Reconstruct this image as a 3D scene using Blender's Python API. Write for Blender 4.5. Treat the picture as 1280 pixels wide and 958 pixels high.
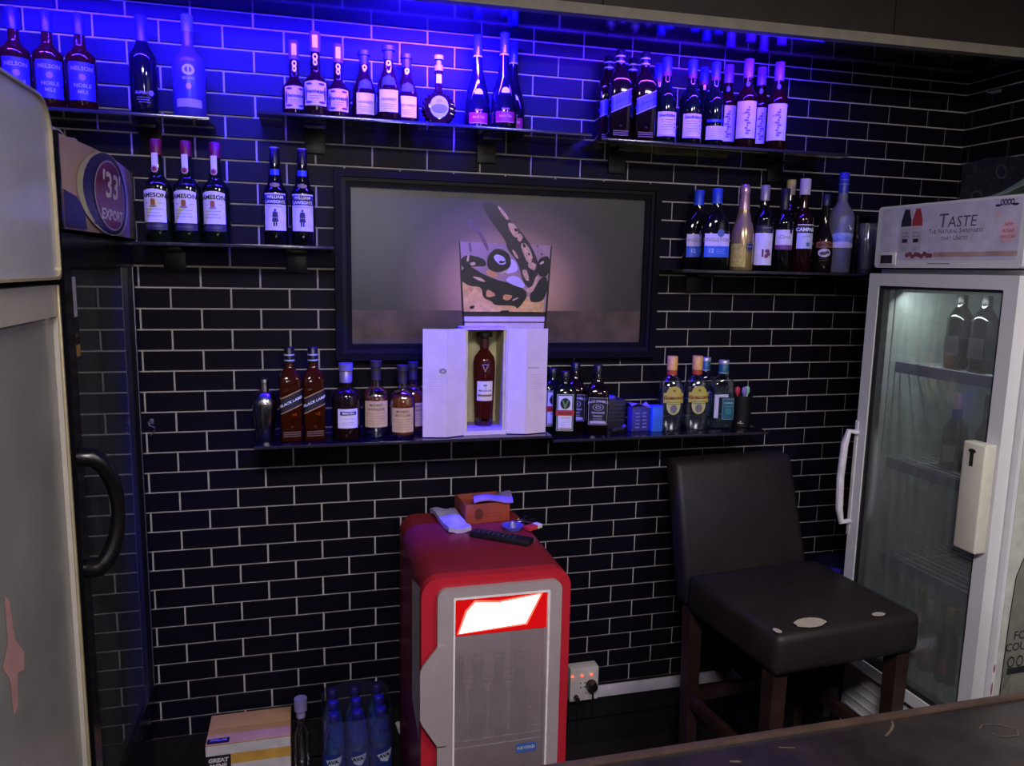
import bpy, bmesh, math, random
from mathutils import Vector, Matrix
random.seed(7)
PI = math.pi
SC = bpy.context.scene
COL = SC.collection
for o in list(bpy.data.objects): bpy.data.objects.remove(o)

# ------------------------------------------------------------------ camera, light, exposure
cam = bpy.data.cameras.new('camera'); camo = bpy.data.objects.new('camera', cam); COL.objects.link(camo)
cam.sensor_width = 36.0; cam.sensor_fit = 'HORIZONTAL'; cam.lens = 36*959.8353/1280; cam.clip_start = .02
def cam_rot(rx, ry, rz):
    cx,sx,cy,sy,cz,sz = math.cos(rx),math.sin(rx),math.cos(ry),math.sin(ry),math.cos(rz),math.sin(rz)
    R = Matrix(((cz,-sz,0),(sz,cz,0),(0,0,1))) @ Matrix(((1,0,0),(0,cx,-sx),(0,sx,cx))) @ Matrix(((cy,0,sy),(0,1,0),(-sy,0,cy)))
    w = lambda r: Vector((r[0], r[2], -r[1]))            # x right, y down, z forward -> world
    X, Y, Z = w(R[0]), -w(R[1]), -w(R[2])
    return Matrix((X, Y, Z)).transposed().to_4x4()
camo.matrix_world = Matrix.Translation((.46815, -2.43729, 1.72)) @ cam_rot(.1477, -.2617, .0196)
SC.camera = camo
SC.view_settings.view_transform = 'Standard'; SC.view_settings.look = 'None'
SC.view_settings.exposure = 0.0; SC.view_settings.gamma = 1.0; SC.view_settings.use_curve_mapping = False
SC.cycles.max_bounces = 10; SC.cycles.transparent_max_bounces = 16; SC.cycles.caustics_reflective = False; SC.cycles.caustics_refractive = False
SC.cycles.sample_clamp_indirect = 4.0
W = bpy.data.worlds.new('dark_room_world'); SC.world = W; W.use_nodes = True
W.node_tree.nodes['Background'].inputs[0].default_value = (.55, .5, .6, 1); W.node_tree.nodes['Background'].inputs[1].default_value = .02
FILL_LAMPS = [((.45, -2.75, 2.78), .6, 78, (1, .9, .95)), ((2.0, -2.75, 2.78), .4, 42, (1, .93, .9))]  # unseen lamps added behind the camera to brighten the bar
FILL_PENDANT = ((.95, -3.85, 2.05), .14, 275, (1, .91, .94))  # added frontal fill light, shaped as a hanging globe out of view
LED = dict(x0=-.35, x1=1.02, y=-.286, power=640, color=(.014, .003, 1), tilt=56, spread=124)
LED_FILL = dict(x0=1.25, x1=2.0, y=-.30, power=24, color=(.04, .006, 1), tilt=56, spread=128)  # unseen strip added to tint the upper right shelf violet
SIGN_STRENGTH = 9.0

# ------------------------------------------------------------------ materials
def lin(h):
    if isinstance(h, tuple): return h
    h = h.lstrip('#'); c = [int(h[i:i+2], 16)/255 for i in (0, 2, 4)]
    return tuple((x/12.92 if x <= .04045 else ((x+.055)/1.055)**2.4) for x in c)
MATS = {}
def P(name, col, rough=.5, metal=0, spec=.5, trans=0, coat=0, emit=None, es=0, vary=.12, scale=30, bump=0, bscale=200, ior=1.45, alpha=1):
    if name in MATS: return MATS[name]
    m = bpy.data.materials.new(name); m.use_nodes = True; nt = m.node_tree; b = nt.nodes['Principled BSDF']
    c = lin(col)
    N = nt.nodes.new; L = nt.links.new
    tc = N('ShaderNodeTexCoord'); nz = N('ShaderNodeTexNoise'); nz.inputs['Scale'].default_value = scale; nz.inputs['Detail'].default_value = 5
    L(tc.outputs['Object'], nz.inputs['Vector'])
    rp = N('ShaderNodeValToRGB'); rp.color_ramp.elements[0].position = .3; rp.color_ramp.elements[1].position = .7
    rp.color_ramp.elements[0].color = tuple(x*(1-vary) for x in c)+(1,); rp.color_ramp.elements[1].color = tuple(min(1, x*(1+vary)) for x in c)+(1,)
    L(nz.outputs['Fac'], rp.inputs['Fac']); L(rp.outputs['Color'], b.inputs['Base Color'])
    b.inputs['Roughness'].default_value = rough; b.inputs['Metallic'].default_value = metal
    b.inputs['Specular IOR Level'].default_value = spec; b.inputs['Transmission Weight'].default_value = trans
    b.inputs['Coat Weight'].default_value = coat; b.inputs['IOR'].default_value = ior; b.inputs['Alpha'].default_value = alpha
    if emit: b.inputs['Emission Color'].default_value = lin(emit)+(1,); b.inputs['Emission Strength'].default_value = es
    if bump:
        n2 = N('ShaderNodeTexNoise'); n2.inputs['Scale'].default_value = bscale; n2.inputs['Detail'].default_value = 4
        L(tc.outputs['Object'], n2.inputs['Vector'])
        bp = N('ShaderNodeBump'); bp.inputs['Strength'].default_value = bump; bp.inputs['Distance'].default_value = .01
        L(n2.outputs['Fac'], bp.inputs['Height']); L(bp.outputs['Normal'], b.inputs['Normal'])
    MATS[name] = m; return m
def thin_glass(name, tint, gloss=.06, rough=.02, fog=0, fogcol='#b8bcc0', fscale=6, drips=0, k=.7):
    """thin clear pane or wall of glass; fog adds a diffuse film (condensation, frost, painted haze), drips streak it vertically"""
    if name in MATS: return MATS[name]
    m = bpy.data.materials.new(name); m.use_nodes = True; nt = m.node_tree; nt.nodes.clear(); N = nt.nodes.new; L = nt.links.new
    out = N('ShaderNodeOutputMaterial'); tr = N('ShaderNodeBsdfTransparent'); tr.inputs[0].default_value = lin(tint)+(1,)
    gl = N('ShaderNodeBsdfGlossy'); gl.inputs['Roughness'].default_value = rough; gl.inputs['Color'].default_value = (1, 1, 1, 1)
    fr = N('ShaderNodeLayerWeight'); fr.inputs['Blend'].default_value = .25
    mu = N('ShaderNodeMath'); mu.operation = 'MULTIPLY_ADD'; mu.inputs[1].default_value = k; mu.inputs[2].default_value = gloss
    L(fr.outputs['Fresnel'], mu.inputs[0])
    mx = N('ShaderNodeMixShader'); L(mu.outputs[0], mx.inputs[0]); L(gl.outputs[0], mx.inputs[2])
    if fog:
        df = N('ShaderNodeBsdfDiffuse'); df.inputs[0].default_value = lin(fogcol)+(1,)
        tc = N('ShaderNodeTexCoord'); mp = N('ShaderNodeMapping'); L(tc.outputs['Object'], mp.inputs[0])
        mp.inputs['Scale'].default_value = (drips or 1, drips or 1, .35 if drips else 1)
        nz = N('ShaderNodeTexNoise'); nz.inputs['Scale'].default_value = fscale; nz.inputs['Detail'].default_value = 6; L(mp.outputs[0], nz.inputs['Vector'])
        mr = N('ShaderNodeMapRange'); mr.inputs[1].default_value = .3; mr.inputs[2].default_value = .75; mr.inputs[3].default_value = fog*.7; mr.inputs[4].default_value = min(1, fog*1.35)
        L(nz.outputs['Fac'], mr.inputs[0])
        m2 = N('ShaderNodeMixShader'); L(mr.outputs[0], m2.inputs[0]); L(tr.outputs[0], m2.inputs[1]); L(df.outputs[0], m2.inputs[2]); L(m2.outputs[0], mx.inputs[1])
    else: L(tr.outputs[0], mx.inputs[1])
    L(mx.outputs[0], out.inputs[0]); MATS[name] = m; return m
def glow(name, col, s):
    if name in MATS: return MATS[name]
    m = bpy.data.materials.new(name); m.use_nodes = True; nt = m.node_tree; nt.nodes.clear()
    e = nt.nodes.new('ShaderNodeEmission'); e.inputs[0].default_value = lin(col)+(1,); e.inputs[1].default_value = s
    o = nt.nodes.new('ShaderNodeOutputMaterial'); nt.links.new(e.outputs[0], o.inputs[0]); MATS[name] = m; return m

# ------------------------------------------------------------------ mesh helpers
class MB:
    def __init__(s): s.v = []; s.f = []
    def add(s, vs, fs):
        n = len(s.v); s.v += [tuple(p) for p in vs]; s.f += [tuple(i+n for i in f) for f in fs]; return s
    def box(s, x0, x1, y0, y1, z0, z1, bev=0):
        if not bev:
            return s.add([(x, y, z) for z in (z0, z1) for y in (y0, y1) for x in (x0, x1)],
                         [(0,2,3,1),(4,5,7,6),(0,1,5,4),(2,6,7,3),(0,4,6,2),(1,3,7,5)])
        bm = bmesh.new(); bmesh.ops.create_cube(bm, size=1)
        for v in bm.verts: v.co = ((x0+x1)/2+v.co.x*(x1-x0), (y0+y1)/2+v.co.y*(y1-y0), (z0+z1)/2+v.co.z*(z1-z0))
        bev = min(bev, .49*min(abs(x1-x0), abs(y1-y0), abs(z1-z0)))
        bmesh.ops.bevel(bm, geom=bm.edges[:], offset=bev, segments=2, profile=.6, affect='EDGES')
        bm.verts.index_update(); s.add([v.co[:] for v in bm.verts], [[v.index for v in f.verts] for f in bm.faces]); bm.free(); return s
    def prism(s, pts, y0, y1):
        """outline in (x,z) extruded from y0 to y1"""
        n = len(pts); vs = [(x, y0, z) for x, z in pts]+[(x, y1, z) for x, z in pts]
        return s.add(vs, [tuple(range(n)), tuple(range(2*n-1, n-1, -1))]+[(i, i+n, (i+1) % n+n, (i+1) % n) for i in range(n)])
    def ring(s, outer, inner, y0, y1):
        """frame between two outlines with the same number of points, extruded in y"""
        n = len(outer); vs = [(x, y, z) for y in (y0, y1) for L in (outer, inner) for x, z in L]
        fs = []
        for i in range(n):
            j = (i+1) % n
            fs += [(i, j, n+j, n+i), (2*n+i, 3*n+i, 3*n+j, 2*n+j), (i, 2*n+i, 2*n+j, j), (n+i, n+j, 3*n+j, 3*n+i)]
        return s.add(vs, fs)
    def loft(s, rings, N=28, cap=True, cx=0, cy=0):
        """rings: (z, rx, ry, n) superellipse sections"""
        vs = []; fs = []
        for z, rx, ry, n in rings:
            for k in range(N):
                vs.append((cx+spx(rx, n, 2*PI*k/N), cy+spy(ry, n, 2*PI*k/N), z))
        for i in range(len(rings)-1):
            for k in range(N):
                a, b = i*N+k, i*N+(k+1) % N; fs.append((a, b, b+N, a+N))
        if cap: fs.append(tuple(range(N-1, -1, -1))); fs.append(tuple(range((len(rings)-1)*N, len(rings)*N)))
        return s.add(vs, fs)
    def tube(s, pts, r, N=8, closed=False):
        pts = [Vector(p) for p in pts]; n = len(pts); vs = []; fs = []; up = None
        for i, p in enumerate(pts):
            if closed: t = pts[(i+1) % n]-pts[i-1]
            else: t = pts[min(i+1, n-1)]-pts[max(i-1, 0)]
            t.normalize()
            if up is None: up = Vector((0, 0, 1)) if abs(t.z) < .9 else Vector((1, 0, 0))
            a = t.cross(up); a.normalize(); b = a.cross(t); b.normalize(); up = b
            rr = r[i] if isinstance(r, (list, tuple)) else r
            for k in range(N):
                q = 2*PI*k/N; vs.append(p+a*math.cos(q)*rr+b*math.sin(q)*rr)
        m = n if closed else n-1
        for i in range(m):
            for k in range(N):
                a = i*N+k; b = i*N+(k+1) % N; c = ((i+1) % n)*N; fs.append((a, b, c+(k+1) % N, c+k))
        if not closed: fs.append(tuple(range(N-1, -1, -1))); fs.append(tuple(range((n-1)*N, n*N)))
        return s.add(vs, fs)
    def sheet(s, f, nu, nv, thick=0):
        """f(u,v)->point grid; thick offsets a second skin along -z"""
        vs = [f(i/nu, j/nv) for j in range(nv+1) for i in range(nu+1)]; w = nu+1
        fs = [(j*w+i, j*w+i+1, (j+1)*w+i+1, (j+1)*w+i) for j in range(nv) for i in range(nu)]
        if thick:
            n = len(vs); vs += [(p[0], p[1], p[2]-thick) for p in vs]; fs += [tuple(reversed([i+n for i in q])) for q in fs]
            rim = [i for i in range(w)]+[j*w+nu for j in range(1, nv+1)]+[nv*w+i for i in range(nu-1, -1, -1)]+[j*w for j in range(nv-1, 0, -1)]
            fs += [(rim[k], rim[(k+1) % len(rim)]+0, rim[(k+1) % len(rim)]+n, rim[k]+n)[::-1] for k in range(len(rim))]
        return s.add(vs, fs)
    def mesh(s, name, m, smooth=True, angle=35):
        me = bpy.data.meshes.new(name); me.from_pydata(s.v, [], s.f); me.update()
        bm = bmesh.new(); bm.from_mesh(me); bmesh.ops.recalc_face_normals(bm, faces=bm.faces[:])
        if smooth:
            for f in bm.faces: f.smooth = True
            ca = math.radians(angle)
            for e in bm.edges:
                if len(e.link_faces) == 2 and e.calc_face_angle(0) > ca: e.smooth = False
        bm.to_mesh(me); bm.free(); me.materials.append(m); return me
    def build(s, name, m, parent=None, **k):
        return obj(name, s.mesh(name, m, **k), parent)
def spx(r, n, t): c = math.cos(t); return r*math.copysign(abs(c)**(2/n), c)
def spy(r, n, t): c = math.sin(t); return r*math.copysign(abs(c)**(2/n), c)
def obj(name, me, parent=None):
    o = bpy.data.objects.new(name, me); COL.objects.link(o)
    if parent: o.parent = parent
    return o
def tag(o, label, cat, group=None, kind=None):
    o['label'] = label; o['category'] = cat
    if group: o['group'] = group
    if kind: o['kind'] = kind
    return o
def thing(name, label, cat, loc=(0, 0, 0), rz=0, group=None):
    o = bpy.data.objects.new(name, None); COL.objects.link(o); o.empty_display_size = .02
    o.location = loc; o.rotation_euler = (0, 0, rz); return tag(o, label, cat, group)
def structure(name, mb, m, parent=None, **k):
    o = mb.build(name, m, parent, **k); o['kind'] = 'structure'; return o
def dup(root, label, loc, rz=0, scale=1):
    r = root.copy(); COL.objects.link(r); r.location = loc; r.rotation_euler = (0, 0, rz); r.scale = (scale,)*3 if not isinstance(scale, tuple) else scale; r['label'] = label
    for ch in list(root.children):
        c = ch.copy(); COL.objects.link(c); c.parent = r
        for g in list(ch.children):
            d = g.copy(); COL.objects.link(d); d.parent = c
    return r
def rrect(x0, x1, z0, z1, r, n=5, tl=None, tr=None, bl=None, br=None):
    q = lambda v: max(1e-4, r if v is None else v); p = []
    for cx, cz, rr, a in ((x1, z0, q(br), -PI/2), (x1, z1, q(tr), 0), (x0, z1, q(tl), PI/2), (x0, z0, q(bl), PI)):
        ox = cx-rr if cx == x1 else cx+rr; oz = cz-rr if cz == z1 else cz+rr
        for k in range(n+1): t = a+PI/2*k/n; p.append((ox+rr*math.cos(t), oz+rr*math.sin(t)))
    return p
# ---- flat print laid on a surface: f(u, v, off) -> point
def flat(y0=0, x0=0, z0=0): return lambda u, v, o: (x0+u, y0-o, z0+v)
def wrap(rx, ry=None, n=2, cy=0, u0=0):
    ry = ry or rx; S = [(-PI/2+PI*1.6*(k/400-.5)) for k in range(401)]
    pts = [(spx(rx, n, t), spy(ry, n, t)) for t in S]; acc = [0]
    for k in range(400): acc.append(acc[-1]+math.dist(pts[k], pts[k+1]))
    mid = acc[200]; acc = [a-mid for a in acc]
    def f(u, v, o):
        u = u+u0; lo, hi = 0, 400
        while hi-lo > 1:
            m = (lo+hi)//2
            if acc[m] <= u: lo = m
            else: hi = m
        w = (u-acc[lo])/max(1e-9, acc[hi]-acc[lo]); x = pts[lo][0]+(pts[hi][0]-pts[lo][0])*w; y = pts[lo][1]+(pts[hi][1]-pts[lo][1])*w
        tx, ty = pts[hi][0]-pts[lo][0], pts[hi][1]-pts[lo][1]; L = math.hypot(tx, ty) or 1
        return (x+ty/L*o, cy+y-tx/L*o, v)
    return f
GL = {}
def glyphs(s, size, caps=False, shear=0, bold=0):
    k = (s, size, caps, shear, bold)
    if k not in GL:
        cu = bpy.data.curves.new('t', 'FONT'); cu.body = s; cu.size = size; cu.resolution_u = 2; cu.align_x = 'CENTER'; cu.align_y = 'CENTER'
        cu.shear = shear; cu.offset = bold*size; cu.small_caps_scale = .76
        if caps:
            for i in range(len(s)): cu.body_format[i].use_small_caps = True
        ob = bpy.data.objects.new('t', cu); me = bpy.data.meshes.new_from_object(ob)
        GL[k] = ([v.co[:2] for v in me.vertices], [tuple(p.vertices) for p in me.polygons])
        bpy.data.objects.remove(ob); bpy.data.meshes.remove(me); bpy.data.curves.remove(cu)
    return GL[k]
class Decal(MB):
    def __init__(s, f, off=.0006): super().__init__(); s.g = f; s.o = off
    def rect(s, u0, v0, u1, v1, sh=0, nu=None, bow=0):
        nu = nu or max(1, int(abs(u1-u0)/.006)); nv = 1
        return s.grid(lambda a, b: (u0+(u1-u0)*a, v0+(v1-v0)*b+sh*(u0+(u1-u0)*a)+bow*(1-(2*a-1)**2)*(1 if b > .5 else 0)), nu, nv)
    def grid(s, q, nu, nv):
        vs = [s.g(*q(i/nu, j/nv), s.o) for j in range(nv+1) for i in range(nu+1)]; w = nu+1
        return s.add(vs, [(j*w+i, j*w+i+1, (j+1)*w+i+1, (j+1)*w+i) for j in range(nv) for i in range(nu)])
    def ell(s, u, v, a, b, n=20, hole=0):
        if hole:
            vs = [s.g(u+a*k*math.cos(2*PI*i/n), v+b*k*math.sin(2*PI*i/n), s.o) for k in (hole, 1) for i in range(n)]
            return s.add(vs, [(i, (i+1) % n, n+(i+1) % n, n+i) for i in range(n)])
        vs = [s.g(u, v, s.o)]+[s.g(u+a*k*math.cos(2*PI*i/n), v+b*k*math.sin(2*PI*i/n), s.o) for k in (.5, 1) for i in range(n)]
        return s.add(vs, [(0, 1+i, 1+(i+1) % n) for i in range(n)]+[(1+i, 1+n+i, 1+n+(i+1) % n, 1+(i+1) % n) for i in range(n)])
    def poly(s, pts):
        a, b = pts[0], pts[len(pts)//2]; A, B, M = Vector(s.g(*a, 0)), Vector(s.g(*b, 0)), Vector(s.g((a[0]+b[0])/2, (a[1]+b[1])/2, 0))
        if ((A+B)/2-M).length > 2e-4:                     # curved ground: subdivide so the print follows it
            bm = bmesh.new(); bm.faces.new([bm.verts.new((u, v, 0)) for u, v in pts]); bmesh.ops.triangulate(bm, faces=bm.faces[:])
            bmesh.ops.subdivide_edges(bm, edges=bm.edges[:], cuts=3, use_grid_fill=True); bm.verts.index_update()
            s.add([s.g(v.co.x, v.co.y, s.o) for v in bm.verts], [[v.index for v in f.verts] for f in bm.faces]); bm.free(); return s
        return s.add([s.g(u, v, s.o) for u, v in pts], [tuple(range(len(pts)))])
    def frame(s, u0, v0, u1, v1, t):
        return s.rect(u0, v0, u1, v0+t).rect(u0, v1-t, u1, v1).rect(u0, v0, u0+t, v1).rect(u1-t, v0, u1, v1)
    def text(s, t, u, v, size, caps=False, shear=0, bold=0, sh=0, bow=0, sx=1):
        vs, fs = glyphs(t, size, caps, shear, bold); w = max([abs(x) for x, y in vs]+[1e-6])
        return s.add([s.g(u+x*sx, v+y+sh*(u+x*sx)-bow*(x/w)**2, s.o) for x, y in vs], fs)
    def lines(s, u, v, w, n, gap, t=.0009):
        for i in range(n): s.rect(u-w/2*(1-.25*(i % 3 == 2)), v-i*gap, u+w/2*(1-.18*(i % 2)), v-i*gap+t)
        return s

# ------------------------------------------------------------------ the setting
TA, TB = .0835, .061514                                   # half tile length, course height
ZL = lambda L: 1.708736-L*TB                              # height of bed joint L
XW, CEIL, XL = 2.842, 2.426, -.78
M_grout = P('pale_grout', '#a8a4a4', .85, vary=.1, scale=40)
M_tile = P('black_tile', '#0c0a15', .45, spec=.1, vary=.35, scale=3, bump=.015, bscale=60)
M_plinth = P('black_plinth_paint', '#0c0a0c', .5, vary=.3)
M_soffit = P('dark_gloss_laminate', '#141214', .12, spec=.6, vary=.1)
M_brown = P('brown_board', '#2e2620', .55, vary=.25, scale=6)
M_trim = P('cream_trim', '#8d8878', .5)
M_wallgrey = P('taupe_painted_wall', '#2c2826', .8)
M_floor = P('dark_floor_vinyl', '#181416', .4, vary=.3, scale=8)
wall_back = structure('wall_back', MB().box(XL-.06, XW+.06, 0, .08, 0, 2.9), M_grout)
wall_right = structure('wall_right', MB().box(XW, XW+.08, -4.4, .0, 0, 2.9), M_grout)
wall_left = structure('wall_left', MB().box(XL-.08, XL, -4.4, 0, 0, 2.9), M_wallgrey)
structure('wall_front', MB().box(XL-.08, XW+.08, -4.48, -4.4, 0, 2.9), M_wallgrey)
structure('floor', MB().box(XL-.08, XW+.08, -4.48, .08, -.06, 0), M_floor)
structure('ceiling', MB().box(XL-.08, XW+.08, -4.48, .08, 2.9, 2.96), M_wallgrey)
# soffit over the shelves: glossy underside, cream trim, brown bulkhead above
sy = lambda x: -.305-.03*(x-.85)
def skew(mb, y0, z0, z1, th):
    x0, x1 = XL, XW
    return mb.add([(x, sy(x)+d, z) for z in (z0, z1) for d in (y0, y0+th) for x in (x0, x1)], [(0,2,3,1),(4,5,7,6),(0,1,5,4),(2,6,7,3),(0,4,6,2),(1,3,7,5)])
structure('trim_1', skew(MB(), -.016, CEIL-.012, CEIL+.016, .03), M_trim)
bulk = structure('wall_bulkhead', skew(MB(), 0, CEIL+.016, 2.9, .02), M_brown)
for a, b in ((-.78, 1.27), (1.273, 2.2), (2.203, 2.842)):
    q = MB().add([(x, sy(x)-.008+d, z) for z in (CEIL+.018, 2.88) for d in (0, .007) for x in (a, b)], [(0,2,3,1),(4,5,7,6),(0,1,5,4),(2,6,7,3),(0,4,6,2),(1,3,7,5)]).build('panel', M_brown, bulk)
structure('ceiling_soffit', MB().add([(x, y, z) for z in (CEIL, CEIL+.015) for x, y in ((XL, sy(XL)+.02), (XW, sy(XW)+.02), (XW, 0), (XL, 0))], [(3,2,1,0),(4,5,6,7),(0,1,5,4),(1,2,6,5),(2,3,7,6),(3,0,4,7)]), M_soffit)
structure('baseboard_back', MB().box(XL, XW, -.012, 0, 0, .098).box(XL, XW, -.010, 0, .103, ZL(24)-.002), M_plinth)
# tiles: each one its own piece, recessed joints
J = .0028
def tile_mesh(w, h, t=.006, c=.0012):
    x, z = w/2-J, h/2-J; mb = MB()
    vs = [(sx*x, 0, sz*z) for sz in (-1, 1) for sx in (-1, 1)]+[(sx*x, -t+c, sz*z) for sz in (-1, 1) for sx in (-1, 1)]+[(sx*(x-c), -t, sz*(z-c)) for sz in (-1, 1) for sx in (-1, 1)]
    fs = [(8, 9, 11, 10)]
    for b in (0, 4):
        for i, j in ((0, 1), (1, 3), (3, 2), (2, 0)): fs.append((b+i, b+j, b+4+j, b+4+i))
    return mb.add(vs, fs)
TM = {}
def tmesh(w, h):
    k = (round(w, 4), round(h, 4))
    if k not in TM: TM[k] = tile_mesh(w, h)
    return TM[k]
TMM = {}
def tiles(spans, place, parent, limit, score):
    items = sorted(((score(*s), s) for s in spans), key=lambda q: q[0]); rest = MB()
    for i, (sc, (u0, u1, z0, z1)) in enumerate(items):
        k = (round(u1-u0, 4), round(z1-z0, 4)); mt = Matrix.Translation(place((u0+u1)/2, (z0+z1)/2))
        jig = Matrix.Rotation(random.uniform(-.003, .003), 4, 'Z') @ Matrix.Rotation(random.uniform(-.003, .003), 4, 'X')
        rot = Matrix.Rotation(-PI/2, 4, 'Z') if parent is wall_right else Matrix.Identity(4)
        if i < limit:
            if k not in TMM: TMM[k] = tmesh(*k).mesh('tile', M_tile)
            o = obj('tile', TMM[k], parent); o.matrix_local = mt @ rot @ jig
        else: rest.add([(mt @ rot @ jig) @ Vector(v) for v in tmesh(*k).v], tmesh(*k).f)
    if rest.v: rest.build('tile_remainder', M_tile, parent)['kind'] = 'stuff'
def spans_back():
    out = []
    for r in range(-12, 24):
        z0, z1 = ZL(r+1), min(ZL(r), CEIL)
        c = -10+(r % 2)
        while c*TA < XW:
            u0, u1 = max(c*TA, XL), min((c+2)*TA, XW); c += 2
            if u1-u0 > .02 : out.append((u0, u1, z0, z1))
    return out
def score_back(u0, u1, z0, z1):
    x, z = (u0+u1)/2, (z0+z1)/2; s = math.dist((x, 0, z), (.468, -2.437, 1.72))
    if u1 < .02 and z < 1.95 or .6 < u0 and u1 < 1.56 and 1.5 < z < 1.94 or .8 < u0 and u1 < 1.15 and z < .75 or u0 > 2.4 and z < 1.95 or u1 < -.3: s += 10
    return s
tiles(spans_back(), lambda u, z: (u, 0, z), wall_back, 300, score_back)
def spans_right():
    out = []
    for r in range(-12, 24):
        z0, z1 = ZL(r+1), min(ZL(r), CEIL); d = -1.5463 if r % 2 == 0 else -.5463
        while d*TA < 1.3:
            u0, u1 = max(d*TA, .002), (d+2)*TA; d += 2
            if u1-u0 > .012: out.append((u0, u1, z0, z1))
    return out
tiles(spans_right(), lambda u, z: (XW, -u, z), wall_right, 60, lambda u0, u1, z0, z1: u0 + (10 if z0 < 1.85 else 0))

# fill lamps added on the unseen guest side, and the led strips in the soffit
for i, (p, s, e, c) in enumerate(FILL_LAMPS):
    t = thing('fill_ceiling_lamp', ('added square white fill lamp over the guest side, nearest the left wall', 'added smaller square fill lamp over the guest side, towards the right wall')[i], 'lamp', (p[0], p[1], 2.9), group='added fill lamps')
    MB().box(-s/2-.03, s/2+.03, -s/2-.03, s/2+.03, -.1, 0, .01).build('housing', P('white_lamp_metal', '#d0d0d0', .5), t)
    MB().box(-s/2, s/2, -s/2, s/2, -.112, -.1).build('diffuser', glow('fill_diffuser', '#fff0e4', 1.5), t)
    l = bpy.data.lights.new('fill_ceiling_light', 'AREA'); l.shape = 'SQUARE'; l.size = s; l.energy = e; l.color = c
    lo = obj('fill_ceiling_light', l, t); lo.location = (0, 0, -.125)
(p, r, e, c) = FILL_PENDANT
t = thing('fill_pendant', 'added white globe fill lamp hanging over the guest side behind the counter', 'lamp', (p[0], p[1], p[2]-r-.02), group='added fill lamps')
MB().loft([(.02+r-r*math.cos(PI*k/12), max(.004, r*math.sin(PI*k/12)), max(.004, r*math.sin(PI*k/12)), 2) for k in range(13)], 24).build('globe', glow('globe_fill_glow', '#fff0ee', 3), t)
MB().tube([(0, 0, 2*r+.021), (0, 0, 2.9-p[2]+r+.02)], .005, 8).build('cord', P('black_lamp_cord', '#101010', .5), t)
l = bpy.data.lights.new('fill_pendant_light', 'POINT'); l.energy = e; l.color = c; l.shadow_soft_size = r+.01; lo = obj('fill_pendant_light', l, t); lo.location = (0, 0, r+.02)
def led(LED, lab):
  t = thing('led_strip', lab, 'led strip', (0, LED['y'], CEIL-.001), group='soffit led strips')
  MB().box(LED['x0'], LED['x1'], -.008, .008, -.0025, 0).build('channel', P('aluminium_channel', '#909090', .4, 1), t)
  MB().box(LED['x0'], LED['x1'], -.005, .005, -.004, -.0025).build('emitter', glow('blue_led', '#1c10ff', 3), t)
  l = bpy.data.lights.new('led_strip_light', 'AREA'); l.shape = 'RECTANGLE'; l.size = LED['x1']-LED['x0']; l.size_y = .012; l.energy = LED['power']; l.color = LED['color']
  lo = obj('led_strip_light', l, t); lo.location = ((LED['x0']+LED['x1'])/2, 0, -.0075); lo.rotation_euler = (math.radians(LED['tilt']), 0, 0); l.spread = math.radians(LED['spread'])
led(LED, 'bright blue led strip tucked behind the soffit trim above the picture and left shelves')
led(LED_FILL, 'added dimmer violet fill strip tucked behind the soffit trim above the upper right shelf')

# ------------------------------------------------------------------ shelves
M_shelf = thin_glass('bronze_shelf_glass', (.83, .83, .48), gloss=.05, rough=.03)
M_shelfedge = P('polished_glass_edge', '#26242c', .15, spec=.8)
M_brk = P('dark_shelf_bracket', '#08080a', .35, spec=.3)
Z = dict(t1=2.10, t2=2.125, t3=2.115, ml=1.772, mr=1.728, la=1.207, lb=1.192)
def shelf(lab, x0, x1, z, brk, y=-.2, th=.009, dark=False):
    t = thing('glass_shelf', lab, 'shelf', ((x0+x1)/2, -.007, z-th), group='wall shelves'); h = (x1-x0)/2
    MB().box(-h, h, y+.009, 0, 0, th).build('pane', M_shelf if not dark else P('black_shelf_glass', '#0d0c10', .1, spec=.7), t)
    MB().box(-h, h, y+.007, y+.009, 0, th, .0008).build('front_edge', M_shelfedge, t)
    for b in brk:
        o = MB().box(-.03, .03, -.008, 0, -.07, 0, .003).box(-.03, .03, -.09, -.006, -.012, -.001, .003).build('bracket', M_brk, t); o.location = (b-(x0+x1)/2, 0, 0)
    return t
shelf('top glass shelf at the upper left holding amber bottles and a frosted one', -.62, .228, Z['t1'], (-.4, .05))
shelf('top glass shelf above the framed picture holding rounded brandy bottles', .35, 1.30, Z['t2'], (.5, 1.02))
shelf('top glass shelf at the upper right holding square and white-labelled bottles', 1.33, 2.2, Z['t3'], (1.46, 2.05))
shelf('middle glass shelf left of the picture holding five whiskey bottles', .025, .545, Z['ml'], (.1, .44))
shelf('middle glass shelf right of the picture holding liqueur and wine bottles', 1.62, 2.40, Z['mr'], (1.76, 2.26))
shelf('left half of the long dark shelf under the picture, with the gift box', .315, 1.20, Z['la'], (.5, 1.02), dark=True)
shelf('right half of the long dark shelf under the picture, with clear gin bottles', 1.205, 1.97, Z['lb'], (1.34, 1.85), dark=True)

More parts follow.
